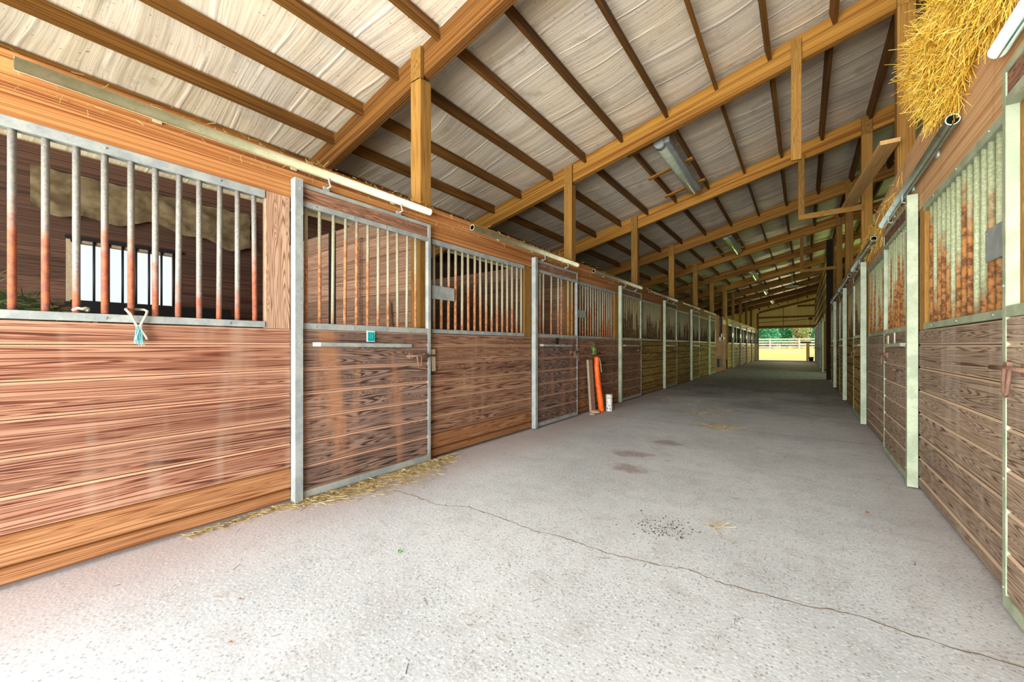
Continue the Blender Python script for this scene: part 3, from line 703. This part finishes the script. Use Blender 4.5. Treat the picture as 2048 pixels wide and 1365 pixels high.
# partitions inside the left stalls, across at each building post
for k in range(0, 6):
    yy = 2.62 + M * k
    m = MB()
    for i in range(12): m.board((XL - .19, yy, .11 + i * .205), (BX + .04, yy, .11 + i * .205), .203, .04, (0, 0, 1), .004)
    o = solo(m, 'stall_partition', 'inner', 'plank partition behind the left stall fronts, ' + ORD[k] + ' one inward', 'stall partition', 'left stall partitions')
m = MB()
for i in range(12): m.board((XL - .19, 21.62, .11 + i * .205), (BX + .04, 21.62, .11 + i * .205), .203, .04)
solo(m, 'stall_partition', 'inner', 'plank partition past the reddish plywood wall', 'stall partition', 'left stall partitions')
for k in range(0, 5):
    m = MB(); yy = 2.62 + M * k
    for i in range(11): m.board((XR + .12, yy, .11 + i * .21), (4.8, yy, .11 + i * .21), .208, .04)
    solo(m, 'stall_partition', 'inner', 'plank partition behind the right stall fronts, ' + ORD[k] + ' one inward', 'stall partition', 'right stall partitions')

# ------------------------------------------------------------------ frame: posts, rafters, purlins
YP = [2.62 + M * k for k in range(12)]
posts_l = {0: 'thick golden post rising over the teal-numbered door to the lowest rafter in view'}
for k, yy in enumerate(YP[:11]):
    m = MB(); top = zr(-3.07, 4.40) - .01
    m.box(-3.07, -2.93, yy - .07, yy + .07, .0, top, .006); m.box(-3.07, -2.93, yy - .07, yy - .026, top - .01, top + .30, .004, axis=2)
    solo(m, 'building_post', 'post', ('golden timber post over the left stalls, %s from the camera' % ORD[k]), 'timber post', 'left building posts')
for k, yy in enumerate(YP[:11]):
    m = MB(); top = zr(.78, 4.40) - .01
    m.box(.78, .92, yy - .07, yy + .07, .0, top, .006); m.box(.78, .92, yy - .07, yy - .026, top - .01, top + .30, .004, axis=2)
    solo(m, 'building_post', 'post', ('golden timber post over the right stalls, %s from the camera' % ORD[k]), 'timber post', 'right building posts')
for k in range(-1, 11):
    yy = 2.62 + M * k
    root = empty('rafter', (-1.0, yy, zr(-1, 4.4)), 'sloping rafter across the aisle, %s from the camera' % ORD[k + 1], 'rafter', 'roof rafters')
    for dy in (-.0005, .0455):
        m = MB(); m.board((-6.38, yy + dy, zr(-6.38, 4.55)), (4.8, yy + dy, zr(4.8, 4.55)), .29, .045, (0, 0, 1), .004)
        m.build('rafter_ply', 'rafter_stained_dark' if k <= 0 else 'rafter', root)
PX = [-5.73, -5.13, -4.53, -3.93, -3.33, -2.74, -2.14, -1.53, -.92, -.33, .27, .87, 1.5, 2.1]
for k in range(-1, 11):
    y0 = 2.62 + M * k + .070; y1 = 2.62 + M * (k + 1) - .025 if k < 10 else Y_END - .05
    if k == -1: y0 = -.45 + .070
    for i, x in enumerate(PX):
        x2 = x + R.uniform(-.015, .015)
        m = MB(); m.board((x2, y0, zr(x2, 4.663) + R.uniform(-.004, .004)), (x2, y1, zr(x2, 4.663) + R.uniform(-.004, .004)), .152, .042, (-SL, 0, 1), .003)
        solo(m, 'purlin', 'purlin', 'dark purlin in the %s roof bay, %s up from the low eave' % (ORD[k + 1], ORD[i]), 'purlin', 'roof purlins')

# hangers and outriggers
m = MB(); m.board((-.06, 5.64, 3.24), (-.06, 5.64, 4.62), .10, .04, (1, 0, 0), .003)
solo(m, 'hanging_board', 'post', 'loose vertical board hanging from the second rafter', 'hanging board')
def outrig(y, lab1):
    root = empty('outrigger_bracket', (0, y, 3.36), lab1, 'wooden bracket')
    m = MB(); m.board((-.02, y - .0, 3.32), (-.02, y, zr(0, 4.44)), .09, .04, (1, 0, 0), .003); m.build('hanger', 'post', root)
    m = MB(); m.board((-.06, y - .04, 3.34), (.78, y - .04, 3.36), .09, .038, (0, 0, 1), .003); m.build('cross_arm', 'post', root)
outrig(8.63, 'L-shaped wooden bracket hanging near the loose plank'); outrig(14.77, 'L-shaped wooden bracket far down the aisle')
m = MB(); m.board((.70, 5.4, 3.13), (.60, 8.7, 3.42), .15, .04, (1, 0, 0), .003)
solo(m, 'loose_plank', 'header_plank', 'loose plank lying on the L-shaped bracket beside the hay', 'plank')

# ------------------------------------------------------------------ lamps under the roof
def lamp(y0, y1, x, label, mat):
    root = empty('tube_lamp', (x, (y0 + y1) / 2, zr(x, 4.45)), label, 'tube lamp', 'tube lamps under the roof')
    zc = zr(x, 4.475)
    m = MB(); m.tube([(x, y0, zc), (x, y0 + .04, zc), (x, y1 - .04, zc), (x, y1, zc)], [.05, .068, .068, .05], 18); m.build('lamp_cover', mat, root)
    m = MB(); m.box(x + .05, x + .14, y0 + .02, y1 - .02, zc - .01, zc + .075, .004); m.build('housing', 'galv', root)
    m = MB(); m.tube([(x, y0 - .02, zc), (x, y0 + .1, zc)], .073, 18); m.build('end_cap', 'galv', root)
    for yy in (y0 + .08, (y0 + y1) / 2, y1 - .1):
        m = MB(); m.board((-2.2, yy, zr(-2.2, 4.568)), (-1.47, yy, zr(-1.47, 4.568)), .03, .085, (0, 0, 1), .003); m.build('batten', 'rafter', root)
lamp(5.98, 8.25, -1.70, 'milky tube lamp on wooden battens, the nearest one to the camera', 'tube')
lamp(12.2, 14.5, -1.70, 'green-lit tube lamp in the fifth roof bay', 'tube_green_lit')
lamp(18.4, 20.7, -1.70, 'green-lit tube lamp in the seventh roof bay', 'tube_green_lit')
lamp(24.5, 26.8, -1.70, 'green-lit tube lamp in the ninth roof bay', 'tube_green_lit')
lamp(30.6, 32.9, -1.70, 'tiny pale tube lamp near the gable end', 'tube_green_lit')

# ------------------------------------------------------------------ plywood wall and doorway post
root = empty('plywood_wall', (XL, 19.6, 0), 'reddish plywood wall between the brown and the yellow-lit stalls', 'plywood wall')
m = MB(); m.box(XL - .04, XL + .02, 18.0, 20.9, .02, 2.40, axis=1); m.build('plywood_sheet', 'brown', root)
m = MB(); m.box(XL - .02, XL + .06, 20.4, 20.9, 2.40, 3.6, axis=2); m.build('upright_board', 'post', root)
m = MB(); m.box(XL + .022, XL + .026, 19.95, 20.8, 2.08, 2.28); m.build('paper_notice', 'paper', root)
for yy, zz in ((19.1, 1.62), (19.45, 1.62)):
    m = MB(); m.tube([(XL + .045, yy, zz), (XL + .045, yy, 2.42)], .018, 8); m.build('conduit', 'black', root)
m = MB(); m.box(XL + .02, XL + .09, 18.98, 19.22, 1.5, 1.64, .005); m.build('switch_box', 'black', root)
m = MB(); m.box(XL + .02, XL + .09, 19.5, 19.8, 1.38, 1.5, .005); m.build('switch_box', 'black', root)
m = MB(); m.box(XL + .02, XL + .06, 18.9, 19.3, 1.33, 1.48, .005); m.build('switch_cover', 'paper', root)
m = MB(); m.box(XL + .02, XL + .10, 18.5, 19.2, .22, .58, .01); m.build('vent_box', 'black', root)
m = MB(); m.box(.63, .80, 16.62, 16.80, 0, zr(.7, 4.4), .008)
solo(m, 'doorway_post', 'dark', 'dark full-height post at the side doorway on the right', 'timber post')
# slatted boards above the far right stalls
m = MB()
for i in range(5):
    m.board((.74, 17.0, 2.75 + i * .42), (.74, 36.7, 2.75 + i * .42), .2, .03)
solo(m, 'slatted_wall', 'front_far_lit', 'gapped horizontal slats above the far right stalls', 'slatted wall')

# ------------------------------------------------------------------ things in the aisle
m = MB(); m.board((-2.80, 6.10, .03), (-2.855, 6.10, .875), .15, .04, (0, 1, 0), .003)
solo(m, 'leaning_plank', 'plank', 'short grey plank leaning on the stall front beside the orange roll', 'plank')
m = MB()
for (x, y, s, zz) in ((-2.74, 6.08, .075, .028), (-2.72, 5.93, .045, .014)):
    b = len(m.v); nu, nv = 10, 6
    m.grid(lambda u, v: (x + s * 1.1 * math.sin(v * math.pi) * math.cos(u * 6.283) * (1 + .15 * math.sin(u * 19)), y + s * 1.6 * math.sin(v * math.pi) * math.sin(u * 6.283), zz - zz * math.cos(v * math.pi)), 12, 6) if False else m.grid(lambda u, v, x=x, y=y, s=s, zz=zz: (x + s * 1.1 * math.sin(v * math.pi) * math.cos(-u * 6.283) * (1 + .15 * math.sin(u * 19)), y + s * 1.5 * math.sin(v * math.pi) * math.sin(-u * 6.283), zz - zz * math.cos(v * math.pi)), 12, 6)
    if s > .05: solo(m, 'stone', 'stone', 'flat pinkish stone at the foot of the leaning plank', 'stone'); m = MB()
    else: solo(m, 'stone', 'stone', 'small pinkish stone chip beside the stall door with missing bars', 'stone'); m = MB()
root = empty('orange_roll', (-2.72, 6.2, 0), 'tall orange roll standing against the brown stall front', 'orange roll')
m = MB(); m.tube([(-2.70, 6.24, 0.0), (-2.70, 6.235, .03), (-2.715, 6.22, .2), (-2.74, 6.2, .45), (-2.76, 6.19, .7), (-2.765, 6.185, .9), (-2.765, 6.185, .925)], [.036, .046, .047, .043, .043, .041, .035], 16); m.build('sleeve', 'orange', root)
m = MB(); m.tube([(-2.735, 6.23, .9), (-2.72, 6.25, .8), (-2.72, 6.26, .72), (-2.715, 6.27, .66)], .006, 6); m.build('cord', 'rope', root)
m = MB(); m.tube([(-2.80, 6.13, .93), (-2.79, 6.13, .97), (-2.79, 6.13, 1.05), (-2.79, 6.13, 1.09), (-2.79, 6.13, 1.12), (-2.79, 6.13, 1.135)], [.03, .05, .055, .045, .025, .02], 14); root = empty('hanging_bottle', (-2.79, 6.13, .93), 'dark green bottle hanging on the stall front above the orange roll', 'bottle')
m.build('bottle_body', 'bottle', root)
m = MB(); m.tube([(-2.79, 6.13, 1.13), (-2.80, 6.14, 1.16), (-2.85, 6.13, 1.17), (-2.895, 6.13, 1.165)], .005, 6); m.build('wire_loop', 'rusty', root)
root = empty('white_pipe', (-2.66, 6.46, 0), 'short upright white plastic pipe with drilled holes', 'pipe')
m = MB(); cx, cy, r = -2.66, 6.46, .055
m.tube([(cx, cy, 0), (cx, cy, .28)], r, 24, cap=False); m.tube([(cx, cy, .28), (cx, cy, .281)], r - .001, 24, cap=False)
m.grid(lambda u, v: (cx + (r - .006) * math.cos(u * 6.283), cy + (r - .006) * math.sin(u * 6.283), .02 + v * .26), 24, 1)
m.grid(lambda u, v: (cx + (r - .006 * v) * math.cos(u * 6.283), cy + (r - .006 * v) * math.sin(u * 6.283), .28), 24, 1)
m.build('pipe_wall', 'white', root)
m = MB(); m.tube([(cx, cy, .215), (cx, cy, .28)], r + .003, 24); m.v = m.v; m.build('collar', 'white', root)
for a, z in ((-1.15, .1), (-.9, .04), (-1.6, .05), (-.3, .1)):
    m = MB(); p = Vector((cx + (r - .002) * math.cos(a), cy + (r - .002) * math.sin(a), z)); q = p + Vector((math.cos(a), math.sin(a), 0)) * .004
    m.tube([p, q], .009, 10); m.build('drilled_hole', 'black', root)

# rope on the bars
RY = .553
root = empty('frayed_rope', (XL + .02, RY, 1.2), 'looped pale rope with frayed teal ends hanging over the rail', 'rope')
m = MB(); m.tube([(XL - .05, RY, 1.30), (XL - .035, RY - .035, 1.30), (XL + .0, RY - .045, 1.295), (XL + .02, RY - .03, 1.27), (XL + .025, RY - .012, 1.225), (XL + .026, RY + .0, 1.19), (XL + .03, RY + .012, 1.16)], .0065, 8)
m.tube([(XL - .05, RY, 1.30), (XL - .03, RY + .035, 1.30), (XL + .0, RY + .042, 1.29), (XL + .022, RY + .03, 1.26), (XL + .026, RY + .01, 1.215), (XL + .03, RY + .008, 1.19), (XL + .03, RY + .03, 1.15), (XL + .03, RY + .035, 1.135)], .0065, 8)
m.build('rope_loop', 'rope', root)
m = MB()
for i in range(60):
    m.strand((XL + .03 + R.uniform(-.006, .006), RY + R.uniform(-.01, .014), 1.20 + R.uniform(-.01, .01)), (R.uniform(.0, .12), R.uniform(-.22, .18), -1), R.uniform(.06, .095), .0013, R.uniform(-.08, .08), R.random(), 3)
m.build('frayed_tassel', 'rope_teal', root)
m = MB(); m.tube([(XL - .02 + .026 * math.cos(a * .524), .348 + .026 * math.sin(a * .524), 1.285 + .006 * math.sin(a * 1.2)) for a in range(12)], .0065, 8, closed=True)
solo(m, 'rope_ring', 'rope', 'white rope ring tied round the foot of a rusty bar', 'rope')

# inside the near stall: tarp, hay, manger
def tarp(u, v):
    y = .40 + u * 1.98; zt = 2.93; zb = 2.53 - .05 * math.sin(u * 9) - .03 * math.sin(u * 23) - .06 * u
    z = zt + (zb - zt) * v; d = .06 + .05 * mnoise.noise(Vector((u * 9, v * 4, 1))) + .02 * mnoise.noise(Vector((u * 22, v * 12, 4)))
    return (BX + .06 + d, y, z + .02 * mnoise.noise(Vector((u * 14, 2, 3))))
m = MB().grid(tarp, 60, 16); m.grid(lambda u, v: tuple(Vector(tarp(1 - u, v)) - Vector((.012, 0, 0))), 60, 16)
solo(m, 'tarpaulin', 'tarp', 'crumpled tan tarpaulin strip tacked high on the stall back wall', 'tarpaulin')
m = MB()
for i in range(2600):
    a = R.uniform(0, 6.283); rr = R.random() ** .5
    x = -4.5 + 1.0 * rr * math.cos(a) * .55; y = .02 + .95 * rr * math.sin(a) * .8
    z = 1.0 + .52 * (1 - rr ** 2.2)
    m.strand((x, y, z - .04), (R.uniform(-1, 1), R.uniform(-1, 1), R.uniform(-.5, .35)), R.uniform(.08, .2), .0022, R.uniform(-.3, .3), R.random(), 2)
m.grid(lambda u, v: (-4.5 + .53 * v * math.cos(u * 6.283), .02 + .74 * v * math.sin(u * 6.283), .98 + .52 * (1 - v ** 2.2)), 24, 8)
m.box(-4.95, -4.05, -.65, .68, .02, 1.0)
o = solo(m, 'hay_heap', 'straw_green', 'dark green hay heaped in the stall behind the rusty bars', 'hay'); o['kind'] = 'stuff'
root = empty('manger', (-6.1, 1.2, 0), 'black manger below the barred stall window', 'manger')
m = MB(); m.box(-6.33, -5.85, .7, 2.0, 1.42, 1.56, .01); m.build('trough', 'black', root)
m = MB(); m.box(-6.3, -5.9, .75, .82, .0, 1.42); m.build('leg', 'inner', root)
m = MB(); m.box(-6.3, -5.9, 1.88, 1.95, .0, 1.42); m.build('leg', 'inner', root)
# chain and steel channel on the partition seen through the first door
m = MB(); zz = 2.26
k = 0
while zz > 1.2:
    if k % 2: m.tube([(-3.93 + .011 * math.cos(a * .785), 2.565, zz + .022 * math.sin(a * .785)) for a in range(8)], .004, 6, closed=True)
    else: m.tube([(-3.93, 2.565 + .011 * math.cos(a * .785), zz + .022 * math.sin(a * .785)) for a in range(8)], .004, 6, closed=True)
    zz -= .032; k += 1
m.tube([(-3.93, 2.565, 2.29), (-3.93, 2.6, 2.29)], .006, 6)
solo(m, 'chain', 'rusty', 'rusty chain hanging on the partition behind the teal-numbered door', 'chain')
m = MB(); m.box(-4.55, -4.47, 2.555, 2.598, .2, 2.45); solo(m, 'steel_channel', 'black', 'dark vertical steel channel on the partition behind the teal-numbered door', 'steel channel')
m = MB(); m.board((-3.35, 2.5, .9), (-3.42, 2.56, 1.55), .05, .03, (0, 1, 0)); solo(m, 'leaning_stick', 'plank', 'stick leaning inside the stall behind the teal-numbered door', 'stick')

# ------------------------------------------------------------------ hay over the right header
m = MB()
def haypt():
    y = R.uniform(2.45, 4.02); 
    edge = 2.56 + .05 * math.sin(y * 5) + .04 * math.sin(y * 13) + max(0, y - 3.4) * .28
    top = 3.35 if y > 3.2 else 2.95 + (y - 2.55) * .6
    z = R.uniform(edge - .03, top)
    bul = .12 * math.sin(min(1, max(0, (z - edge) / (top - edge))) * math.pi) + .03 * math.sin(y * 11 + z * 7)
    return y, z, XR - .02 - bul * .6
def haysurf(u, v):
    y = 2.4 + u * 1.6; edge = 2.56 + .05 * math.sin(y * 5) + .04 * math.sin(y * 13) + max(0, y - 3.4) * .28; top = 3.35 if y > 3.2 else 2.95 + (y - 2.55) * .6
    z = edge + v * (top - edge) + .04 * mnoise.noise(Vector((y * 9, v * 5, 0)))
    bul = .10 * math.sin(v * math.pi) + .03 * mnoise.noise(Vector((y * 6, z * 6, 2)))
    return (XR + .01 - bul * .6, y, z)
m.grid(haysurf, 60, 24, .25); m.grid(lambda u, v: (XR + v * .9, 2.4 + u * 1.6, 3.33 if u > .3 else 2.95 + u), 20, 3, .4)
for i in range(7500):
    y, z, x = haypt()
    d = Vector((R.uniform(-.5, .25), R.uniform(-1, 1), R.uniform(-1.5, .35)))
    m.strand((x + R.uniform(-.01, .03), y, z), d, R.uniform(.05, .16), .0014, R.uniform(-.35, .35), R.random() ** .8, 3)
for i in range(500):   # wisps along the header top further down
    y = R.uniform(4.9, 8.2)
    m.strand((XR - .005, y, 2.6 + R.uniform(-.35, .05)), (R.uniform(-.2, .05), R.uniform(-.6, .6), R.uniform(-1, .2)), R.uniform(.04, .12), .0012, R.uniform(-.3, .3), R.random(), 2)
o = solo(m, 'loft_hay', 'straw', 'golden hay spilling from the loft over the right header boards', 'hay'); o['kind'] = 'stuff'

# straw wisps on the left header and tracks
m = MB()
for i in range(520):
    y = R.uniform(.1, 9.5) ; z = R.choice([2.445, 2.42, 2.35, 2.30]) + R.uniform(-.02, .02)
    x = XL + R.uniform(0, .012) if z < 2.44 else XL + R.uniform(-.02, .05)
    if z >= 2.40: x = XL + R.uniform(.02, .07); z = 2.424
    m.strand((x, y, z), (R.uniform(0, .3), R.uniform(-.7, .7), R.uniform(-1, .3)), R.uniform(.015, .06), .0010, R.uniform(-.3, .3), R.random(), 2)
o = solo(m, 'straw_wisps', 'straw_pale', 'dusty straw wisps caught on the left track pipes and header', 'straw'); o['kind'] = 'stuff'
# straw along the foot of the first door and its neighbour wall
m = MB()
for i in range(2600):
    t = R.random(); y = 1.35 + t * 1.45 + R.gauss(0, .1)
    wd = .05 + .11 * math.sin(min(1, max(0, (y - 1.3) / 1.6)) * math.pi)
    x = XL + .045 + abs(R.gauss(0, wd))
    m.strand((x, y, R.uniform(.002, .022)), (R.uniform(-1, 1), R.uniform(-1, 1), R.uniform(-.12, .12)), R.uniform(.02, .07), .0011, R.uniform(-.3, .3), R.random(), 2)
for i in range(500):
    y = R.uniform(.75, 1.35); x = XL + .01 + abs(R.gauss(0, .03))
    m.strand((x, y, R.uniform(.002, .012)), (R.uniform(-1, 1), R.uniform(-1, 1), R.uniform(-.1, .1)), R.uniform(.02, .05), .0010, R.uniform(-.3, .3), R.random(), 2)
o = solo(m, 'spilt_straw', 'straw_pale', 'spilt straw along the foot of the teal-numbered door', 'straw'); o['kind'] = 'stuff'
# tufts and single straws on the floor
m = MB()
for (cx, cy, s, n_) in ((-.93, 6.06, .13, 160), (-1.35, 7.0, .1, 60), (-1.1, 7.6, .12, 40), (-1.9, 8.4, .3, 60), (-.42, 2.7, .02, 14)):
    for i in range(n_):
        m.strand((cx + R.gauss(0, s), cy + R.gauss(0, s), .003), (R.uniform(-1, 1), R.uniform(-1, 1), R.uniform(0, .15)), R.uniform(.03, .12), .0013, R.uniform(-.3, .3), R.random(), 2)
o = solo(m, 'straw_tufts', 'straw_pale', 'yellowish straw tufts lying in mid aisle near the floor joint', 'straw'); o['kind'] = 'stuff'
m = MB()
for i in range(420):
    y = R.uniform(.35, 8) ; x = R.uniform(-2.7, .55)
    m.strand((x, y, .002), (R.uniform(-1, 1), R.uniform(-1, 1), 0), R.uniform(.015, .07), R.uniform(.0006, .0012), R.uniform(-.4, .4), R.random() * .5, 2)
o = solo(m, 'chaff', 'crack', 'fine dark chaff strewn over the concrete aisle', 'chaff'); o['kind'] = 'stuff'
m = MB()
for i in range(170):
    x = -.70 + R.gauss(0, .10); y = 2.5 + R.gauss(0, .08); s = R.uniform(.002, .006)
    m.tube([(x, y, .0), (x + s * .2, y, s * .6)], [s, s * .4], 5)
o = solo(m, 'dropping_specks', 'black', 'patch of black and white specks on the concrete', 'bird droppings'); o['kind'] = 'stuff'
def flat_blob(cx, cy, rx, ry, z, seed, tone=.5):
    mm = MB(); N = 40; mm.v.append(Vector((cx, cy, z)))
    for i in range(N):
        a = i / N * 6.283; k = 1 + .35 * mnoise.noise(Vector((math.cos(a) * 1.5, math.sin(a) * 1.5, seed)))
        mm.v.append(Vector((cx + rx * k * math.cos(a), cy + ry * k * math.sin(a), z)))
    for i in range(N): mm.face((0, 1 + i, 1 + (i + 1) % N), [(0, 0)] * 3, (tone, .5, 0, 1))
    return mm
m = MB()
for i in range(520):
    a = R.gauss(-.70, .13); b = R.gauss(2.5, .10)
    m.v += [Vector((a, b, .0014)), Vector((a + .008, b + .002, .0014)), Vector((a + .006, b + .008, .0014))]; k = len(m.v); m.face((k - 3, k - 2, k - 1), [(0, 0)] * 3, (.5, .5, 0, 1))
o = solo(m, 'dropping_flecks', 'white', 'white flecks on the concrete among the black specks', 'bird droppings'); o['kind'] = 'stuff'
# crack across the aisle and the slab joint
def strip(pts, w, mat, name, jag=.006):
    mm = MB(); P = []
    for a, b in zip(pts, pts[1:]):
        for i in range(8):
            t = i / 8; P.append(((a[0] + (b[0] - a[0]) * t) + R.uniform(-jag, jag) * .3, a[1] + (b[1] - a[1]) * t + R.uniform(-jag, jag)))
    P.append(pts[-1]); 
    for i, (x, y) in enumerate(P):
        ww = w * R.uniform(.4, 1.2); mm.v += [Vector((x, y - ww, .0012)), Vector((x, y + ww, .0012))]
    for i in range(len(P) - 1): mm.face((2 * i, 2 * i + 2, 2 * i + 3, 2 * i + 1), [(0, 0)] * 4, (.5, .5, 0, 1))
    return struct(mm.build(name, mat))
strip([(-2.62, 1.93), (-2.3, 1.95), (-2.05, 1.93), (-1.85, 2.03), (-1.57, 2.03), (-1.3, 2.0), (-1.08, 2.03), (-.88, 2.01), (-.6, 2.05), (-.45, 2.10), (-.29, 2.07), (0, 2.1), (.16, 2.145), (.4, 2.12), (.7, 2.14)], .0035, 'crack', 'floor_crack', .008)
strip([(-2.75, 6.04), (-1.8, 6.02), (0, 5.95), (.72, 5.97)], .006, 'crack', 'floor_joint', .002)
# leaves on the floor
def leaf(x, y, s, ang, mat, label, cat='leaf', n_=1):
    mm = MB()
    for k in range(n_):
        a = ang + k * .7 - (n_ - 1) * .35; d = Vector((math.cos(a), math.sin(a), 0)); e = Vector((-d.y, d.x, 0)); c = Vector((x, y, .004))
        b = len(mm.v); mm.v += [c, c + d * s * .5 + e * s * .22 + Vector((0, 0, .006)), c + d * s, c + d * s * .5 - e * s * .22 + Vector((0, 0, .006)), c + d * s * .5 + Vector((0, 0, .001))]
        for q in ((0, 4, 1), (1, 4, 2), (2, 4, 3), (3, 4, 0)): mm.face(tuple(b + i for i in q), [(0, 0)] * 3, (.5, .5, 0, 1))
    solo(mm, 'leaf', mat, label, cat)
MT['leaf_red'] = plain('red leaf', '#b5302a', 0.6); MT['leaf_bright'] = plain('bright green leaf', '#5aa03a', 0.6); MT['leaf_brown'] = plain('brown leaf', '#8a5a34', 0.8)
leaf(-2.60, 2.06, .035, .4, 'leaf_red', 'bright red leaf scrap in the straw by the door', n_=3)
leaf(-2.68, 1.86, .03, 2.0, 'leaf_red', 'darker red leaf scrap tucked under the door foot', n_=2)
leaf(-1.74, 1.36, .028, 1.2, 'leaf_bright', 'small green leaf sprig on the bare concrete', n_=3)
leaf(-1.98, .70, .022, .5, 'leaf_brown', 'brown seed husk on the concrete below the crack')
leaf(-1.72, .575, .022, .7, 'leaf_brown', 'second brown husk, closer to the camera')
leaf(.33, 3.5, .03, .1, 'leaf_brown', 'dark curled leaf near the right stall fronts', n_=2)

# ------------------------------------------------------------------ outside
FY = 58.0
root = empty('board_fence', (-2, FY, .1), 'whitewashed rail fence across the paddock', 'fence')
m = MB()
for i in range(4): m.board((-30, FY, 1.0 + i * .31), (30, FY, 1.0 + i * .31), .17, .04)
m.build('rails', 'fence', root)
for i in range(-9, 10):
    m = MB(); m.box(i * 2.9 - .4, i * 2.9 - .25, FY - .1, FY - .02, .5, 2.05); m.build('fence_post', 'fence', root)
def tree(x, y, h_, rx, mat, label, n_=1500, seed=0):
    root = empty('tree', (x, y, .7), label, 'tree', 'trees behind the fence')
    m = MB(); m.tube([(x, y, .6), (x + .1, y, h_ * .4), (x - .05, y, h_ * .7)], [.22, .16, .08], 8); m.build('trunk', 'bark', root)
    m = MB(); rr = random.Random(seed)
    blobs = [(x + rr.uniform(-rx, rx) * .7, y + rr.uniform(-.5, .5), rr.uniform(1.2, h_ - .6), rr.uniform(.6, 1.0)) for _ in range(14)]
    for i in range(n_):
        bx, by, bz, br = rr.choice(blobs); v = Vector((rr.gauss(0, 1), rr.gauss(0, 1), rr.gauss(0, 1))).normalized() * br * rr.uniform(.75, 1.05)
        c = Vector((bx, by, bz)) + v; s = rr.uniform(.035, .10); a = Vector((rr.uniform(-1, 1), rr.uniform(-1, 1), rr.uniform(-1, 1))).normalized() * s; b_ = a.orthogonal().normalized() * s
        m.quad(c - a, c - b_, c + a, c + b_, rr.random())
    for (bx, by, bz, br) in blobs:
        m.grid(lambda u, v, bx=bx, by=by, bz=bz, br=br: (bx + br * .8 * math.sin(v * 3.1416) * math.cos(-u * 6.283), by + br * .8 * math.sin(v * 3.1416) * math.sin(-u * 6.283), bz - br * .8 * math.cos(v * 3.1416)), 8, 5, .1)
    m.build('crown', mat, root)
tl = [('leaf_dry', 'pale olive bush behind the fence, at the opening\'s left'), ('leaf', 'bushy green tree behind the fence, second along'), ('leaf', 'bushy green tree behind the fence, third along'),
      ('leaf', 'deep green tree behind the fence, mid opening'), ('leaf_dry', 'tan dry tree behind the fence, right of mid opening'), ('leaf', 'green tree behind the fence, last before the right stalls')]
for i, (mt, lb) in enumerate(tl): tree(-6.6 + i * 1.6 , 64 + (i % 2) * 3.4, 4.6, .55, mt, lb, 6000, 100 + i)
# mossy post and bucket just outside the far door
root = empty('gate_post', (.35, 38.2, 0), 'mossy gate post outside the far door', 'gate post')
m = MB(); m.box(.22, .42, 38.1, 38.3, -.1, 1.35, .02); m.build('post_timber', 'front_far_lit', root)
m = MB(); m.box(-.15, .5, 38.12, 38.2, 1.34, 1.45, .02); m.build('dark_cap', 'black', root)
m = MB(); m.tube([(.5, 36.6, 0), (.5, 36.6, .25), (.5, 36.6, .3)], [.12, .15, .15], 14)
root = empty('bucket', (.5, 36.6, 0), 'dark bucket on the floor beside the far door', 'bucket'); m.build('bucket_body', 'black', root)
m = MB(); m.tube([(.5 + .15 * math.cos(a * .52), 36.6, .29 + .17 * math.sin(a * .52)) for a in range(7)], .008, 6); m.build('bail', 'white', root)
root = empty('hanging_lamp', (.45, 36.7, 2.2), 'small black shade hanging on a cord in the far door', 'hanging lamp')
m = MB(); m.tube([(.45, 36.8, 2.0), (.45, 36.8, 2.06), (.45, 36.8, 2.12)], [.14, .12, .03], 12); m.build('shade', 'black', root)
m = MB(); m.tube([(.45, 36.8, 2.12), (.45, 36.8, 3.1)], .012, 6); m.build('cord', 'black', root)
m = MB(); m.box(.35, .58, 36.75, 36.9, 3.05, 3.22, .01); m.build('ceiling_box', 'black', root)
m = MB(); m.tube([(-2.8, 36.82, 2.92), (.4, 36.82, 3.1)], .018, 6); solo(m, 'pipe_rail', 'black', 'thin dark pipe running across the gable wall', 'pipe')
# cage fan under the roof, far bays
root = empty('box_fan', (-.4, 22.5, 3.9), 'small cage fan hanging under the far roof', 'fan')
m = MB(); m.tube([(-.4 + .26 * math.cos(a * .393), 22.5 + .26 * math.sin(a * .393), 3.85) for a in range(16)], .02, 6, closed=True); m.build('fan_ring', 'galv_green', root)
m = MB(); m.tube([(-.4, 22.5, 3.8), (-.4, 22.5, 4.5)], .02, 6); m.build('rod', 'galv_green', root)
for a in range(3):
    m = MB(); d = Vector((math.cos(a * 2.094), math.sin(a * 2.094), .08)); m.board(Vector((-.4, 22.5, 3.84)) + d * .03, Vector((-.4, 22.5, 3.84)) + d * .24, .1, .005, (-d.y, d.x, .3)); m.build('blade', 'galv_green', root)
print('objects', len(bpy.data.objects))
